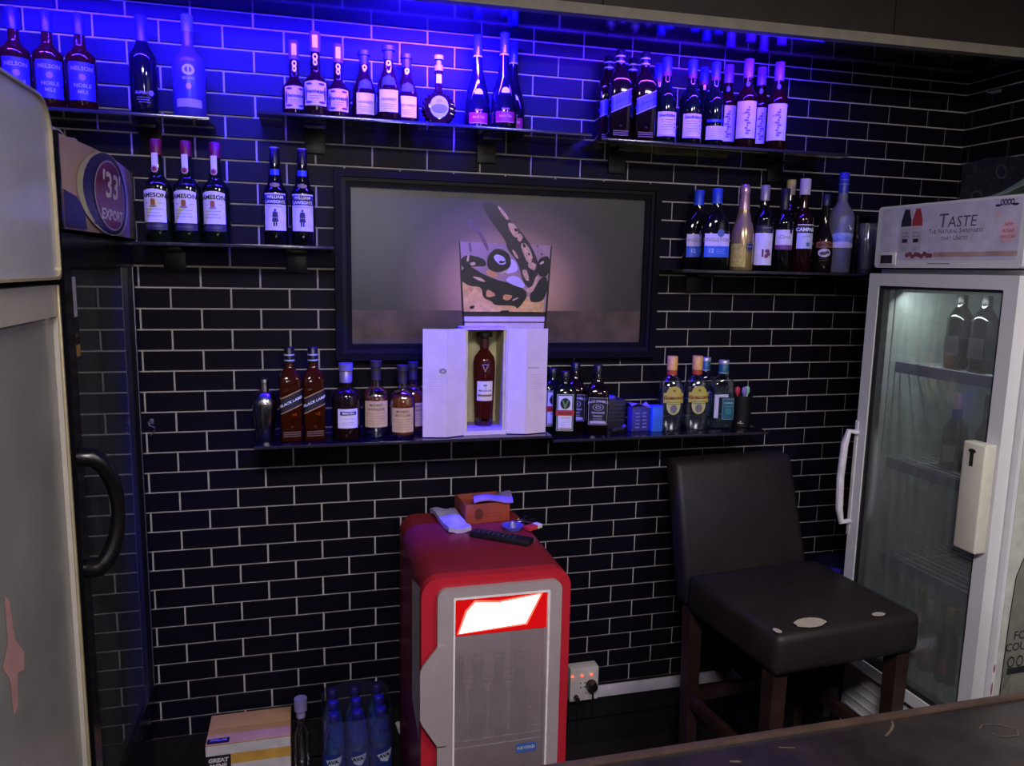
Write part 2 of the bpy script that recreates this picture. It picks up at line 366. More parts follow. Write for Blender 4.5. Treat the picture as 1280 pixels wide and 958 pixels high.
# ------------------------------------------------------------------ framed picture
t = thing('framed_picture', 'large black framed picture of a whisky glass with a splash', 'picture', (1.083, -.006, 1.43))
FW, FH = .532, .575
MF = P('black_frame_wood', '#070609', .5, spec=.1, vary=.2)
a, b, c, d = [[(x, z) for x, z in ((-FW+k, k), (FW-k, k), (FW-k, FH-k), (-FW+k, FH-k))] for k in (0, .022, .034, .05)]
fr = MB().ring(a, b, -.034, 0); fr.build('outer_frame', MF, t, smooth=False)
MB().ring(b, c, -.026, 0).build('frame_step', P('frame_step_wood', '#0f0d13', .45, spec=.15), t, smooth=False)
MB().ring(c, d, -.02, 0).build('inner_frame', MF, t, smooth=False)
m = bpy.data.materials.new('printed_backdrop'); m.use_nodes = True; nt = m.node_tree; bs = nt.nodes['Principled BSDF']; N = nt.nodes.new; Lk = nt.links.new
tc = N('ShaderNodeTexCoord'); mp = N('ShaderNodeMapping'); mp.inputs['Location'].default_value = (-.01*2.2, 0, -.23*2.7); mp.inputs['Scale'].default_value = (2.2, 0, 2.7); Lk(tc.outputs['Object'], mp.inputs[0])
gr = N('ShaderNodeTexGradient'); gr.gradient_type = 'SPHERICAL'; Lk(mp.outputs[0], gr.inputs[0])
cr = N('ShaderNodeValToRGB'); e = cr.color_ramp.elements; e[0].position = 0; e[0].color = lin('#131117')+(1,); e[1].position = .86; e[1].color = lin('#ffd2a4')+(1,)
q = e.new(.22); q.color = lin('#2a2224')+(1,); q = e.new(.45); q.color = lin('#66504a')+(1,); q = e.new(.66); q.color = lin('#b98c70')+(1,)
Lk(gr.outputs[0], cr.inputs[0]); Lk(cr.outputs[0], bs.inputs['Base Color']); bs.inputs['Roughness'].default_value = .5
pr_ = MB().box(-FW+.05, FW-.05, -.008, -.002, .05, FH-.05).build('print', m, t, smooth=False)
G = Decal(flat(-.0082, 0, 0), .0003)
G.grid(lambda u, v: (-FW+.05+u*(2*FW-.1), .05+.105*v), 8, 2).build('table_plane', P('printed_table_brown', '#4a3834', .6, vary=.5, scale=15), pr_)
Q = lambda px, py: ((px-545)/5.472, (py-240)/5.472)
def px(u, v):                                             # crop pixels of the printed glass -> print plane
    X = .9345-1.083+(u-155)/630*.305; return (X, .372-(v-335)/(835-335)*.23)
D = lambda k: Decal(flat(-.0082, 0, 0), .0006+.0003*k)
def poly(k, name, mat, *ps):
    d = D(k)
    for p in ps:
        if k >= 2:                                        # soften corners of the liquid shapes
            for _ in range(2): p = [r for a, b in zip(p, p[1:]+p[:1]) for r in ((a[0]*.78+b[0]*.22, a[1]*.78+b[1]*.22), (a[0]*.22+b[0]*.78, a[1]*.22+b[1]*.78))]
        d.poly([px(*q) for q in p])
    d.build(name, mat, pr_, smooth=False)
ink = P('print_black', '#0c080c', .5); gold = P('print_gold', '#e8b56c', .5, vary=.25, scale=40); lil = P('print_lilac', '#d6c0f2', .5); mau = P('print_mauve', '#a8868a', .5); wht = P('print_pale', '#cbb9d6', .5)
poly(0, 'printed_tumbler', mau, [(155, 335), (790, 345), (750, 925), (190, 925)])
poly(1, 'printed_rim', ink, [(155, 335), (163, 335), (200, 935), (185, 935)], [(783, 345), (793, 345), (765, 935), (748, 935)], [(178, 815), (765, 815), (762, 848), (182, 848)], [(185, 885), (755, 885), (754, 893), (186, 893)])
poly(1, 'printed_whisky', gold, [(175, 610), (330, 620), (560, 690), (745, 730), (742, 822), (190, 822)])
poly(1, 'printed_base', lil, [(190, 848), (760, 848), (756, 884), (188, 884)], [(186, 893), (752, 893), (752, 935), (188, 935)])
poly(2, 'printed_splash', ink, [(165, 540), (215, 490), (330, 560), (440, 600), (560, 620), (640, 690), (560, 800), (540, 770), (400, 770), (380, 740), (320, 720), (310, 640), (230, 640), (168, 600)], [(640, 690), (720, 570), (760, 560), (772, 640), (740, 740), (650, 750)],
     [(165, 450), (220, 420), (330, 450), (345, 500), (260, 500), (180, 520)], [(345, 430), (405, 368), (490, 400), (512, 470), (500, 510), (420, 545), (345, 515)], [(690, 440), (780, 410), (775, 560), (700, 570)])
poly(3, 'printed_ice', lil, [(385, 440), (405, 412), (460, 430), (478, 480), (430, 490)], [(470, 590), (510, 560), (560, 565), (612, 625), (595, 650), (500, 615)], [(505, 440), (540, 460), (565, 525), (490, 550), (470, 540), (510, 490)])
poly(3, 'printed_cubes', P('print_amber', '#d8985a', .5), [(345, 650), (420, 700), (340, 720)], [(460, 690), (530, 700), (500, 735), (455, 730)], [(335, 515), (430, 550), (400, 580), (350, 565)], [(210, 640), (260, 645), (240, 690)])
st = [(300, 60), (400, 75), (490, 175), (570, 250), (640, 340), (700, 460), (700, 560), (650, 665), (590, 600), (560, 470), (480, 380), (470, 320), (400, 230), (340, 150)]
poly(2, 'printed_stream', P('print_dark_brown', '#2c1f22', .5), st)
poly(3, 'printed_foam', P('print_tan', '#d6aa86', .5, vary=.35, scale=120), [(400, 80), (440, 100), (495, 175), (470, 180)], [(480, 190), (540, 210), (560, 290), (530, 300), (490, 240)], [(560, 260), (590, 290), (570, 330), (545, 310)], [(565, 340), (610, 330), (660, 420), (650, 470), (620, 470)], [(640, 460), (690, 480), (670, 530), (620, 490)], [(580, 520), (620, 515), (640, 600), (610, 590)], [(690, 545), (705, 590), (655, 690), (600, 650), (660, 640)], [(510, 375), (540, 395), (565, 450), (535, 430)])
poly(4, 'printed_highlights', P('print_pale_amber', '#e0b690', .5), [(225, 480), (260, 470), (270, 490), (240, 500)], [(240, 570), (300, 575), (345, 610), (290, 600)], [(205, 470), (215, 420), (225, 425), (222, 470)], [(520, 730), (560, 712), (565, 718), (525, 738)], [(430, 548), (490, 520), (495, 526), (436, 556)], [(600, 800), (680, 760), (690, 770), (610, 808)], [(705, 470), (735, 450), (738, 470), (712, 480)])
poly(4, 'printed_dark_flecks', ink, [(420, 470), (440, 455), (450, 465), (470, 455), (468, 470), (440, 480)], [(225, 780), (265, 768), (262, 790), (240, 800)], [(440, 805), (505, 803), (500, 815), (445, 818)], [(530, 230), (550, 240), (545, 260), (525, 250)], [(590, 330), (610, 350), (600, 370), (585, 350)], [(620, 395), (640, 405), (635, 425)], [(640, 520), (660, 510), (668, 560), (645, 590)], [(680, 350), (700, 345), (690, 358)], [(710, 400), (730, 405), (722, 420)])
poly(3, 'printed_far_cube', mau, [(662, 345), (750, 345), (755, 400), (720, 430), (690, 415)])
poly(2, 'printed_drops', P('print_drop', '#6a5058', .5), [(215, 180), (238, 175), (236, 220), (300, 260), (355, 360), (350, 405), (310, 330), (280, 270), (225, 250)], [(220, 335), (235, 345), (240, 410), (225, 400)])
MB().box(-FW+.05, FW-.05, -.0135, -.012, .05, FH-.05).build('glazing', thin_glass('picture_glazing', (.97, .97, .97), gloss=.004, rough=.3, k=.42), t, smooth=False)

# ------------------------------------------------------------------ bottles
g_dark = P('near_black_glass', '#0a0a0c', .06, spec=.7, vary=.3)
g_green = P('dark_green_glass', '#0a140c', .06, spec=.7, vary=.3)
g_amber = P('amber_spirit', '#5e260e', .05, spec=.6, trans=.7, vary=.15, ior=1.36)
g_cognac = P('dark_cognac', '#240d08', .05, spec=.6, trans=.3, vary=.15, ior=1.36)
g_whisky = P('bright_whisky', '#c8602a', .05, spec=.6, trans=.65, vary=.1, ior=1.36)
g_ruby = P('ruby_whisky', '#4a140f', .05, spec=.6, trans=.35, vary=.15, ior=1.36)
g_clear = thin_glass('clear_bottle_glass', (.9, .92, .93), gloss=.13, rough=.06)
g_spirit = thin_glass('clear_spirit', (.86, .88, .92), gloss=.05, fog=.06, fogcol='#9a9ab4')  # faint fog stands in for bright bands of light on clear glass
g_frost = P('frosted_glass', '#6c6d8c', .38, spec=.4, trans=.25, vary=.08)
g_frost2 = P('frosted_glass_pale', '#3d3a52', .3, spec=.4, trans=.3, vary=.08)
l_white = P('white_paper_label', '#d9d4d6', .6, vary=.05, scale=60)
l_cream = P('cream_paper_label', '#c3a878', .7, vary=.1, scale=60)
ink_d = P('label_ink', '#1c1a26', .6); ink_w = P('label_white_ink', '#e0dede', .6); ink_g = P('label_gold_ink', '#a8875a', .4, .3); ink_r = P('label_red_ink', '#b02a22', .5)
ink_grey = P('label_grey_ink', '#7d7a84', .6)
cap_blk = P('black_cap', '#0e0d12', .35); cap_blue = P('blue_cap', '#2447b8', .4); cap_red = P('dark_red_capsule', '#6b1428', .4)
def curve_r(z0, r0, z1, r1, n=6, sx=1):
    """smooth shoulder from (z0,r0) to (z1,r1)"""
    return [(z0+(z1-z0)*k/n, r0+(r1-r0)*(.5-.5*math.cos(PI*k/n)) if sx == 1 else r1+(r0-r1)*math.sqrt(max(0, 1-(k/n)**2))) for k in range(n+1)]
def rd(prof, n=2, fy=1): return [(z, r, r*fy, n) for z, r in prof]
KIND = {}
def bottle(kind, builder, name, label, group, x, y, zk, rz=0, scale=1):
    rz += -(.45 if kind in ('jwb', 'jwd', 'jd', 'jag', 'teq', 'sin', 'gor', 'xo', 'mac') else .7)*math.atan2(x-.468, 2.33) if y > -.2 and kind not in ('wat',) and x < 2.3 else 0
    loc = (x, y, (Z[zk] if isinstance(zk, str) else zk)+.0003)
    if kind in KIND: return dup(KIND[kind], label, loc, rz, scale)
    t = thing(name, label, 'bottle', loc, rz, group); builder(t); KIND[kind] = t; t.scale = (scale,)*3 if not isinstance(scale, tuple) else scale; return t
def body(t, prof, mat, n=2, fy=1, N=28, nm='body'):
    return MB().loft(rd(prof, n, fy), N).build(nm, mat, t, angle=50)
def cap(t, z0, z1, r, mat, nm='cap', lip=.0015, N=20):
    return MB().loft([(z0, r, r, 2), (z1-lip, r, r, 2), (z1, r-lip, r-lip, 2)], N).build(nm, mat, t, angle=50)
def base(r, e=.004): return [(0, r-e), (.0015, r-e*.4), (e, r)]

# ---- amber bottles with a dark label (upper left)
def b_amber(t):
    body(t, base(.036)+[(.135, .036)]+curve_r(.14, .036, .172, .0135)[1:]+[(.2, .0125)], P('brown_amber_spirit', '#3a1608', .05, spec=.6, trans=.5))
    cap(t, .198, .252, .0145, P('blue_black_capsule', '#1b1d52', .35), 'capsule')
    f = wrap(.0362); L = Decal(f).rect(-.034, .03, .034, .125).build('label', P('indigo_label', '#23235e', .5), t)
    Decal(f, .0012).text('NELSON', 0, .108, .014, bold=.02).text('NOBLE', 0, .066, .013, bold=.02).text('MILE', 0, .05, .012, bold=.02).build('lettering', P('label_lilac_ink', '#8f8bd8', .6), L)
    Decal(f, .0012).ell(0, .087, .008, .008).build('emblem', P('label_copper', '#8a5a48', .5), L)
for x, y, w in ((-.243, -.11, 'leftmost of three amber bottles with indigo labels, half behind the white fridge canopy'), (-.167, -.11, 'middle of three amber bottles with indigo labels at the far upper left'), (-.091, -.11, 'rightmost of three amber bottles with indigo labels, beside the dark wine bottle')):
    bottle('amber', b_amber, 'whisky_bottle', w, 'amber bottles with indigo labels', x, y, 't1', .1)
def wine(t, H, r, glass, capm, capl, sh=.62):
    z = H*sh; body(t, base(r)+[(z, r)]+curve_r(z, r, z+.05, .0145)[1:]+[(H-.006, .0135)], glass)
    cap(t, H-capl, H, .0152, capm, 'capsule')
def b_w1(t):
    wine(t, .262, .034, g_dark, P('indigo_capsule', '#20205c', .4), .075, .58); f = wrap(.0342)
    Decal(f).text('RUPERT', -.004, .062, .009, bold=.02).lines(0, .05, .035, 3, .006, .001).build('lettering', P('label_faint_gold', '#85796a', .5), t)
    Decal(f).ell(.02, .063, .007, .007).build('seal', P('label_seal_violet', '#7a68b8', .5), t)
bottle('w1', b_w1, 'wine_bottle', 'black wine bottle with a dark blue capsule beside the frosted bottle, upper left', None, .056, -.1, 't1')
def b_v1(t):
    H = .276; body(t, base(.042)+[(.15, .042)]+curve_r(.15, .042, .2, .0145)[1:]+[(.235, .014)], g_frost2)
    cap(t, .232, H, .0155, P('frosted_blue_cap', '#3a49b4', .35), 'cap'); f = wrap(.0422)
    L = Decal(f).rect(-.034, .032, .034, .052, bow=.002).build('label', P('grey_pink_label', '#8f8792', .6), t)
    Decal(f).ell(0, .128, .016, .014, hole=.55).rect(-.002, .118, .002, .14).text('BELAIRE', 0, .106, .009).build('emblem', P('pale_emblem', '#a8b4dc', .5), t)
    Decal(f).ell(0, .086, .007, .008).build('badge', P('copper_badge', '#b07a68', .4), t)
bottle('v1', b_v1, 'vodka_bottle', 'tall frosted bottle at the right end of the upper left shelf', None, .17, -.1, 't1')

# ---- cognacs above the picture
def b_vs(t):
    H = .222; body(t, [(0, .030), (.002, .033), (.006, .0345), (.04, .0355), (.085, .0345)]+curve_r(.085, .0345, .125, .013, 7)[1:]+[(.175, .0125)], g_cognac)
    cap(t, .17, H, .0145, P('brown_violet_capsule', '#5a3a78', .45), 'capsule')
    Decal(wrap(.0147)).rect(-.007, .18, .007, .212).build('neck_strip', l_white, t); Decal(wrap(.014)).ell(0, .157, .007, .009, hole=.45).ell(0, .143, .006, .009, hole=.4).build('neck_emblem', P('pale_gold_foil', '#e8e0c8', .3), t)
    f = wrap(.0357); L = Decal(f).rect(-.031, .028, .031, .088, bow=.003).build('label', P('pink_white_label', '#d8c4cc', .6), t)
    e = Decal(f, .0011)
    for s in (-1, 1): e.ell(s*.026, .058, .003, .02).ell(s*.017, .083, .009, .003).ell(s*.018, .036, .01, .003)
    e.build('border', P('label_vine_purple', '#4a2a5c', .6), L)
    Decal(f, .0014).text('Hennessy', 0, .064, .0145, bold=.03).lines(0, .052, .03, 2, .006).build('lettering', ink_d, L); Decal(f, .0014).ell(0, .042, .004, .004).build('seal', P('label_seal_orange', '#e8b088', .5), L)
for x, y, s, w in ((.445, -.08, .97, 'left of three round-shouldered brandy bottles with pink-white labels, half hidden'), (.503, -.135, 1.03, 'front and tallest of the three round-shouldered brandy bottles'), (.566, -.085, .97, 'right of three round-shouldered brandy bottles with pink-white labels')):
    bottle('vs', b_vs, 'brandy_bottle', w, 'round-shouldered brandy bottles', x, y, 't2', random.uniform(-.1, .1), s)
def b_vsop(t):
    H = .21; body(t, base(.0365, .005)+[(.05, .0365), (.1, .033), (.13, .022), (.145, .016), (.17, .013), (.188, .013)], g_cognac, 2.4)
    MB().loft([(.172, .0145, .0145, 2), (.196, .0145, .0145, 2), (.198, .0185, .0185, 2), (H, .0185, .0185, 2)], 20).build('stopper', P('violet_blue_stopper', '#2c2c86', .4), t)
    Decal(wrap(.0148)).ell(0, .162, .007, .008, hole=.4).build('neck_emblem', P('pale_gold_foil', '#e8e0c8', .3), t)
    Decal(wrap(.033, .033, 2.3)).poly([(-.02, .1), (.02, .1), (.016, .118), (0, .126), (-.016, .118)]).build('collar_label', P('collar_blue', '#26307a', .5), t)
    f = wrap(.0367, .0367, 2.4); L = Decal(f).rect(-.027, .026, .027, .086).build('label', P('pale_label', '#d0dcd8', .55), t)
    Decal(f, .0012).text('HENNESSY', 0, .06, .0095, bold=.02).lines(0, .046, .036, 3, .006).build('lettering', ink_grey, L)
for x, y, s, w in ((.64, -.075, .98, 'left of three tapering cognac bottles with pale labels'), (.704, -.132, 1.0, 'middle of three tapering cognac bottles, standing in front of its two neighbours'), (.763, -.07, .99, 'right of three tapering cognac bottles, partly behind the middle one')):
    bottle('vsop', b_vsop, 'cognac_bottle', w, 'tapering cognac bottles', x, y, 't2', random.uniform(-.1, .1), s)
def b_xo(t):
    mb = MB(); pts = []
    for k in range(48):                                  # fluted round flask
        a = 2*PI*k/48; r = .051 if k % 2 else .0465; pts.append((r*math.sin(a), .052+r*math.cos(a)))
    n = 48; vs = []; ys = [(-.024, .60), (-.021, .9), (-.008, 1), (.008, 1), (.021, .9), (.024, .6)]
    for y, s in ys: vs += [(x*s, y, .052+(z-.052)*s) for x, z in pts]
    fs = [tuple(range(n)), tuple(range(len(vs)-1, len(vs)-n-1, -1))]
    for i in range(len(ys)-1):
        for k in range(n): fs.append((i*n+k, i*n+(k+1) % n, (i+1)*n+(k+1) % n, (i+1)*n+k))
    mb.add(vs, fs).build('body', g_cognac, t, angle=15)
    MB().box(-.03, .03, -.022, .022, 0, .008, .003).build('foot', g_dark, t)
    MB().loft([(.1, .013, .013, 2), (.112, .0105, .0105, 2), (.15, .0105, .0105, 2), (.152, .013, .013, 2), (.16, .013, .013, 2)], 20).build('neck', g_cognac, t)
    Decal(wrap(.0107)).rect(-.008, .125, .008, .152).build('neck_label', P('pale_label', '#d0dcd8', .55), t)
    MB().loft([(.176, .007, .007, 2), (.19, .0075, .0075, 2), (.192, .0135, .0135, 2), (.203, .0135, .0135, 2)], 20).loft([(.16, .0125, .0125, 2), (.176, .0125, .0125, 2)], 20).build('stopper', P('pale_stopper', '#9aa0c8', .3), t)
    L = Decal(flat(-.0242, 0, .056), .0012).ell(0, 0, .027, .031, 28).build('label', P('pale_teal_label', '#8fb8b4', .5), t)
    Decal(flat(-.0242, 0, .056), .0024).ell(0, -.004, .023, .012, 24).text('XO', 0, .017, .011).build('lettering', P('label_slate', '#5b7890', .5), L)
bottle('xo', b_xo, 'cognac_decanter', 'round fluted decanter bottle with an oval pale label', None, .852, -.11, 't2')
def b_rem(t):
    H = .276; body(t, base(.038)+[(.05, .038), (.09, .0365), (.12, .031), (.15, .022), (.18, .0155), (.21, .0128), (.24, .0125)], g_dark)
    cap(t, .215, H, .0135, P('deep_blue_capsule', '#1d2a90', .35), 'capsule'); MB().loft([(.213, .0142, .0142, 2), (.217, .0142, .0142, 2)], 20).build('neck_ring', P('pale_ring', '#a8b0d8', .4), t)
    Decal(wrap(.0137)).lines(0, .238, .004, 7, .003, .0015).build('neck_print', P('pale_ring', '#a8b0d8', .4), t)
    Decal(wrap(.0335)).ell(0, .106, .0125, .0125).build('disc', P('white_disc', '#c4d4d8', .4), t)
    f = wrap(.0382); L = Decal(f).rect(-.03, .022, .03, .05).build('label', P('red_label', '#8a1c2c', .5), t)
    Decal(f, .0012).text('REMY', 0, .056, .009).text('MARTIN', 0, .036, .01, bold=.02).rect(-.028, .019, .028, .021).build('lettering', P('label_pink_ink', '#d08a98', .5), L)
for x, y, w in ((.972, -.09, 'slender dark cognac bottle with a white disc and red band, left of three'), (1.043, -.135, 'slender dark cognac bottle with a white disc and red band, front of the right pair'), (1.092, -.05, 'slender dark cognac bottle hidden behind the front one at the right shelf end')):
    bottle('rem', b_rem, 'cognac_bottle', w, 'slender cognac bottles with white discs', x, y, 't2', .08)

# ---- upper right shelf
def b_jw(t, H=.272, r=.033, band=None, inkm=None, glass=None, txt='BLACK LABEL', txtm=None):
    prof = [(0, r-.003, r-.003, 6), (.003, r, r, 6), (.17, r, r, 6), (.185, r*.97, r*.97, 5), (.2, r*.78, r*.78, 3), (.212, r*.5, r*.5, 2.2), (.225, .0125, .0125, 2), (.24, .0125, .0125, 2)]
    MB().loft(prof, 32).build('body', glass, t, angle=50)
    cap(t, .232, H, .0145, cap_blk, 'cap'); MB().loft([(.236, .0149, .0149, 2), (.24, .0149, .0149, 2)], 20).loft([(.252, .0149, .0149, 2), (.256, .0149, .0149, 2)], 20).build('cap_bands', P('pale_ring', '#a8b0d8', .4), t)
    f = wrap(r+.0002, r+.0002, 6); L = Decal(f).rect(-r*.95, .098, r*.95, .142, sh=.45).build('label', band, t)
    d = Decal(f, .0012).text(txt, 0, .12, .0108, sh=.45, bold=.025); d.lines(0, .11, .001, 1, 1).build('lettering', txtm, L)
    Decal(f, .0012).rect(-r*.95, .096, r*.95, .0995, sh=.45).rect(-r*.95, .1405, r*.95, .144, sh=.45).build('gold_edges', inkm, L)
    d = Decal(f); [d.rect(-.024, .016+k*.006, .024, .0195+k*.006) for k in range(3)]; d.text('12', 0, .045, .008); d.build('lower_lettering', P('label_dull_bronze', '#5c4634', .5), t)
def b_jwd(t): b_jw(t, .274, .033, P('violet_blue_band', '#3a36a8', .4), P('label_lilac_grey', '#8a80a0', .5), P('near_black_whisky', '#180a0a', .05, spec=.6, trans=.2), 'DOUBLE BLACK', P('label_blue_ink', '#28249a', .5))
for x, y, w in ((1.412, -.125, 'square whisky bottle with a slanted plain violet band, left one in the front'), (1.495, -.125, 'square whisky bottle with a slanted plain violet band, right one in the front'), (1.405, -.048, 'square whisky bottle hidden behind the left bottle with a slanted violet band'), (1.487, -.048, 'square whisky bottle hidden behind the right bottle with a slanted violet band')):
    bottle('jwd', b_jwd, 'whisky_bottle', w, 'square bottles with slanted violet bands', x, y, 't3', .06)
def tri(r, rr):                                          # rounded triangular section via loft of custom points
    return [(r*(1+.09*math.cos(3*a+PI/2)), a) for a in [2*PI*k/30 for k in range(30)]]
def b_gf(t):
    mb = MB(); prof = base(.0345)+[(.145, .0345)]+curve_r(.145, .0345, .195, .0135)[1:]+[(.225, .013)]; vs = []; fs = []; n = 30
    for z, r in prof:
        k3 = .08 if r > .02 else 0
        vs += [(r*(1+k3*math.cos(3*a-PI/2))*math.cos(a), r*(1+k3*math.cos(3*a-PI/2))*math.sin(a), z) for a in [2*PI*k/n for k in range(n)]]
    for i in range(len(prof)-1):
        for k in range(n): fs.append((i*n+k, i*n+(k+1) % n, (i+1)*n+(k+1) % n, (i+1)*n+k))
    fs += [tuple(range(n-1, -1, -1)), tuple(range(len(vs)-n, len(vs)))]
    mb.add(vs, fs).build('body', g_green, t, angle=50)
    cap(t, .218, .267, .0143, P('blue_violet_capsule', '#2a34a8', .4), 'capsule'); MB().loft([(.21, .0145, .0145, 2), (.222, .0145, .0145, 2)], 20).build('red_collar', P('dull_red_collar', '#6a2038', .5), t)
    f = wrap(.0377); L = Decal(f).rect(-.032, .024, .032, .098).build('label', P('lilac_white_label', '#cfc8d4', .55), t)
    Decal(f, .0012).text('Glenfiddich', 0, .087, .0118, bold=.03).lines(.0, .074, .04, 5, .0075).build('lettering', ink_d, L); Decal(f, .0012).rect(-.032, .024, .032, .029).build('foot_band', P('label_pale_pink', '#b898a8', .5), L)
    d = Decal(f, .0014); [d.ell(.025, .04+k*.012, .003, .003, 8) for k in range(4)]; d.build('side_marks', ink_grey, L)
for x, y, s, w in ((1.572, -.12, 1, 'dark green whisky bottle with a white label, first to the right of the square bottles'), (1.66, -.12, 1, 'dark green whisky bottle with a white label, second to the right of the square bottles'), (1.58, -.045, .995, 'blue-capped whisky bottle hidden behind the first white-labelled green bottle'), (1.742, -.043, 1.01, 'blue-capped whisky bottle hidden behind the short-labelled green bottle')):
    bottle('gf', b_gf, 'whisky_bottle', w, 'dark green whisky bottles', x, y, 't3', .1, s)
def b_gf3(t):
    b_gf(t)
    for ch in list(t.children):
        if ch.name.startswith('label'):
            for g in list(ch.children): bpy.data.objects.remove(g)
            bpy.data.objects.remove(ch)
    f = wrap(.0377); L = Decal(f).rect(-.032, .024, .032, .066).build('label', P('lilac_white_label', '#cfc8d4', .55), t); Decal(f, .0012).lines(0, .056, .044, 5, .007).build('lettering', ink_grey, L)
    Decal(f).rect(-.03, .078, .03, .086).build('shoulder_band', P('shoulder_blue', '#2c2c90', .4), t)
bottle('gf3', b_gf3, 'whisky_bottle', 'dark green whisky bottle with a short low label and a blue shoulder band', None, 1.742, -.12, 't3', .1)
def b_ww(t):
    H = .284; wine(t, H, .0345, g_amber if False else g_cognac, P('mauve_capsule', '#7a4ab0', .4), .058, .56); f = wrap(.0347)
    L = Decal(f).rect(-.034, .035, .034, .15).build('label', P('lilac_white_label', '#cfc8d4', .55), t)
    d = Decal(f, .0012); [d.ell(.004+.004*math.sin(k*2.1), .05+k*.008, .006+.003*math.sin(k*1.7), .0035, 8) for k in range(11)]
    d.text('Nederburg', -.002, .112, .007).build('lettering', P('label_violet_print', '#7c5cd0', .6), L)
    Decal(wrap(.0165)).ell(0, .205, .006, .009).build('shoulder_seal', P('seal_blue', '#3a3ab0', .4), t)
for x, y, s, w in ((1.855, -.125, 1, 'wine bottle with a large white label and mauve capsule, left of the front pair'), (1.968, -.125, 1, 'wine bottle with a large white label and mauve capsule, front right at the shelf end'), (1.832, -.043, 1, 'white-labelled wine bottle half hidden behind the left front wine bottle'), (1.955, -.043, 1.01, 'white-labelled wine bottle half hidden behind the right front wine bottle')):
    bottle('ww', b_ww, 'wine_bottle', w, 'white-labelled wine bottles', x, y, 't3', -.1, s)

# ---- middle left
def b_jam(t):
    body(t, base(.0362)+[(.15, .0362)]+curve_r(.15, .0362, .185, .0165, 7)[1:]+[(.21, .0145), (.245, .0135)], g_green)
    cap(t, .235, .277, .0148, cap_red, 'capsule'); f2 = wrap(.0150)
    Decal(f2).rect(-.0085, .2, .0085, .24).build('neck_strip', l_white, t); Decal(wrap(.0168)).ell(0, .197, .0095, .0095).build('neck_seal', P('neck_seal_pink', '#c49aa8', .5), t)
    Decal(wrap(.0172), .0012).ell(0, .197, .0062, .0062).build('neck_seal_centre', P('neck_seal_red', '#7a2440', .5), t)
    f = wrap(.0364); L = Decal(f).rect(-.034, .054, .034, .137, bow=.006).build('label', l_white, t)
    Decal(f, .0012).text('JAMESON', 0, .126, .0165, bow=.003, bold=.03).lines(0, .088, .044, 2, .009).text('TRIPLE DISTILLED', 0, .071, .0055).lines(-.018, .105, .01, 1, 1).lines(.02, .105, .01, 1, 1).build('lettering', ink_d, L)
    Decal(f, .0013).rect(-.006, .1, .006, .114).ell(0, .114, .006, .003, 12).build('crest', P('label_crest_brown', '#9a5a38', .5), L); Decal(f, .0014).ell(0, .097, .01, .003, 12).build('crest_ribbon', P('label_crest_lilac', '#8a80b8', .5), L)
    Decal(f).rect(-.036, .034, .036, .052).build('foot_label', P('dark_grey_label', '#2a2830', .5), t); Decal(f, .0012).text('IRISH WHISKEY', 0, .044, .007).build('foot_lettering', P('label_pale_brown', '#77706a', .5), t)
for x, w in ((.079, 'green whiskey bottle with a white label and red capsule, beside the black fridge canopy'), (.154, 'green whiskey bottle with a white label and red capsule, middle one of three'), (.229, 'green whiskey bottle with a white label and red capsule, nearest the two slimmer bottles')):
    bottle('jam', b_jam, 'whiskey_bottle', w, 'red-capsuled whiskey bottles', x, -.1, 'ml', -.36 if x < .1 else -.27)
def b_wl(t):
    body(t, base(.0335)+[(.145, .0335)]+curve_r(.145, .0335, .182, .019)[1:]+[(.2, .0175), (.215, .0145), (.235, .0135)], g_dark)
    cap(t, .228, .272, .0142, cap_blk, 'cap'); MB().loft([(.27, .0144, .0144, 2), (.2735, .0135, .0135, 2)], 20).build('cap_top', P('silver_cap_top', '#9a98a8', .3, .6), t)
    Decal(wrap(.0183)).rect(-.013, .196, .013, .212).build('neck_band', P('neck_band_blue', '#2238c0', .4), t); Decal(wrap(.0275)).ell(0, .168, .014, .006).build('shoulder_crest', P('dull_gold', '#7a6858', .4), t)
    f = wrap(.0337); L = Decal(f).rect(-.033, .042, .033, .145).build('label', P('lilac_white_label', '#cfc8d4', .55), t)
    Decal(f, .0011).rect(-.033, .114, .033, .141).build('dark_band', P('label_navy', '#2a2462', .5), L)
    Decal(f, .0016).text('WILLIAM', 0, .134, .0115, bold=.03).text("LAWSON'S", 0, .121, .0115, bold=.03).build('lettering', ink_w, L)
    Decal(f, .0013).text('SCOTCH WHISKY', 0, .108, .005).ell(0, .098, .003, .004, 10).poly([(-.006, .094), (.006, .094), (.008, .078), (-.008, .078)]).poly([(-.007, .077), (.007, .077), (.009, .066), (-.009, .066)]).rect(-.005, .054, -.001, .066).rect(.001, .054, .005, .066).build('figure', ink_d, L)
for x, w in ((.387, 'dark whisky bottle with pale label and navy band, left of the pair beside the picture'), (.462, 'dark whisky bottle with pale label and navy band, right one, next to the frame')):
    bottle('wl', b_wl, 'whisky_bottle', w, 'navy-banded whisky bottles', x, -.1, 'ml', -.05)

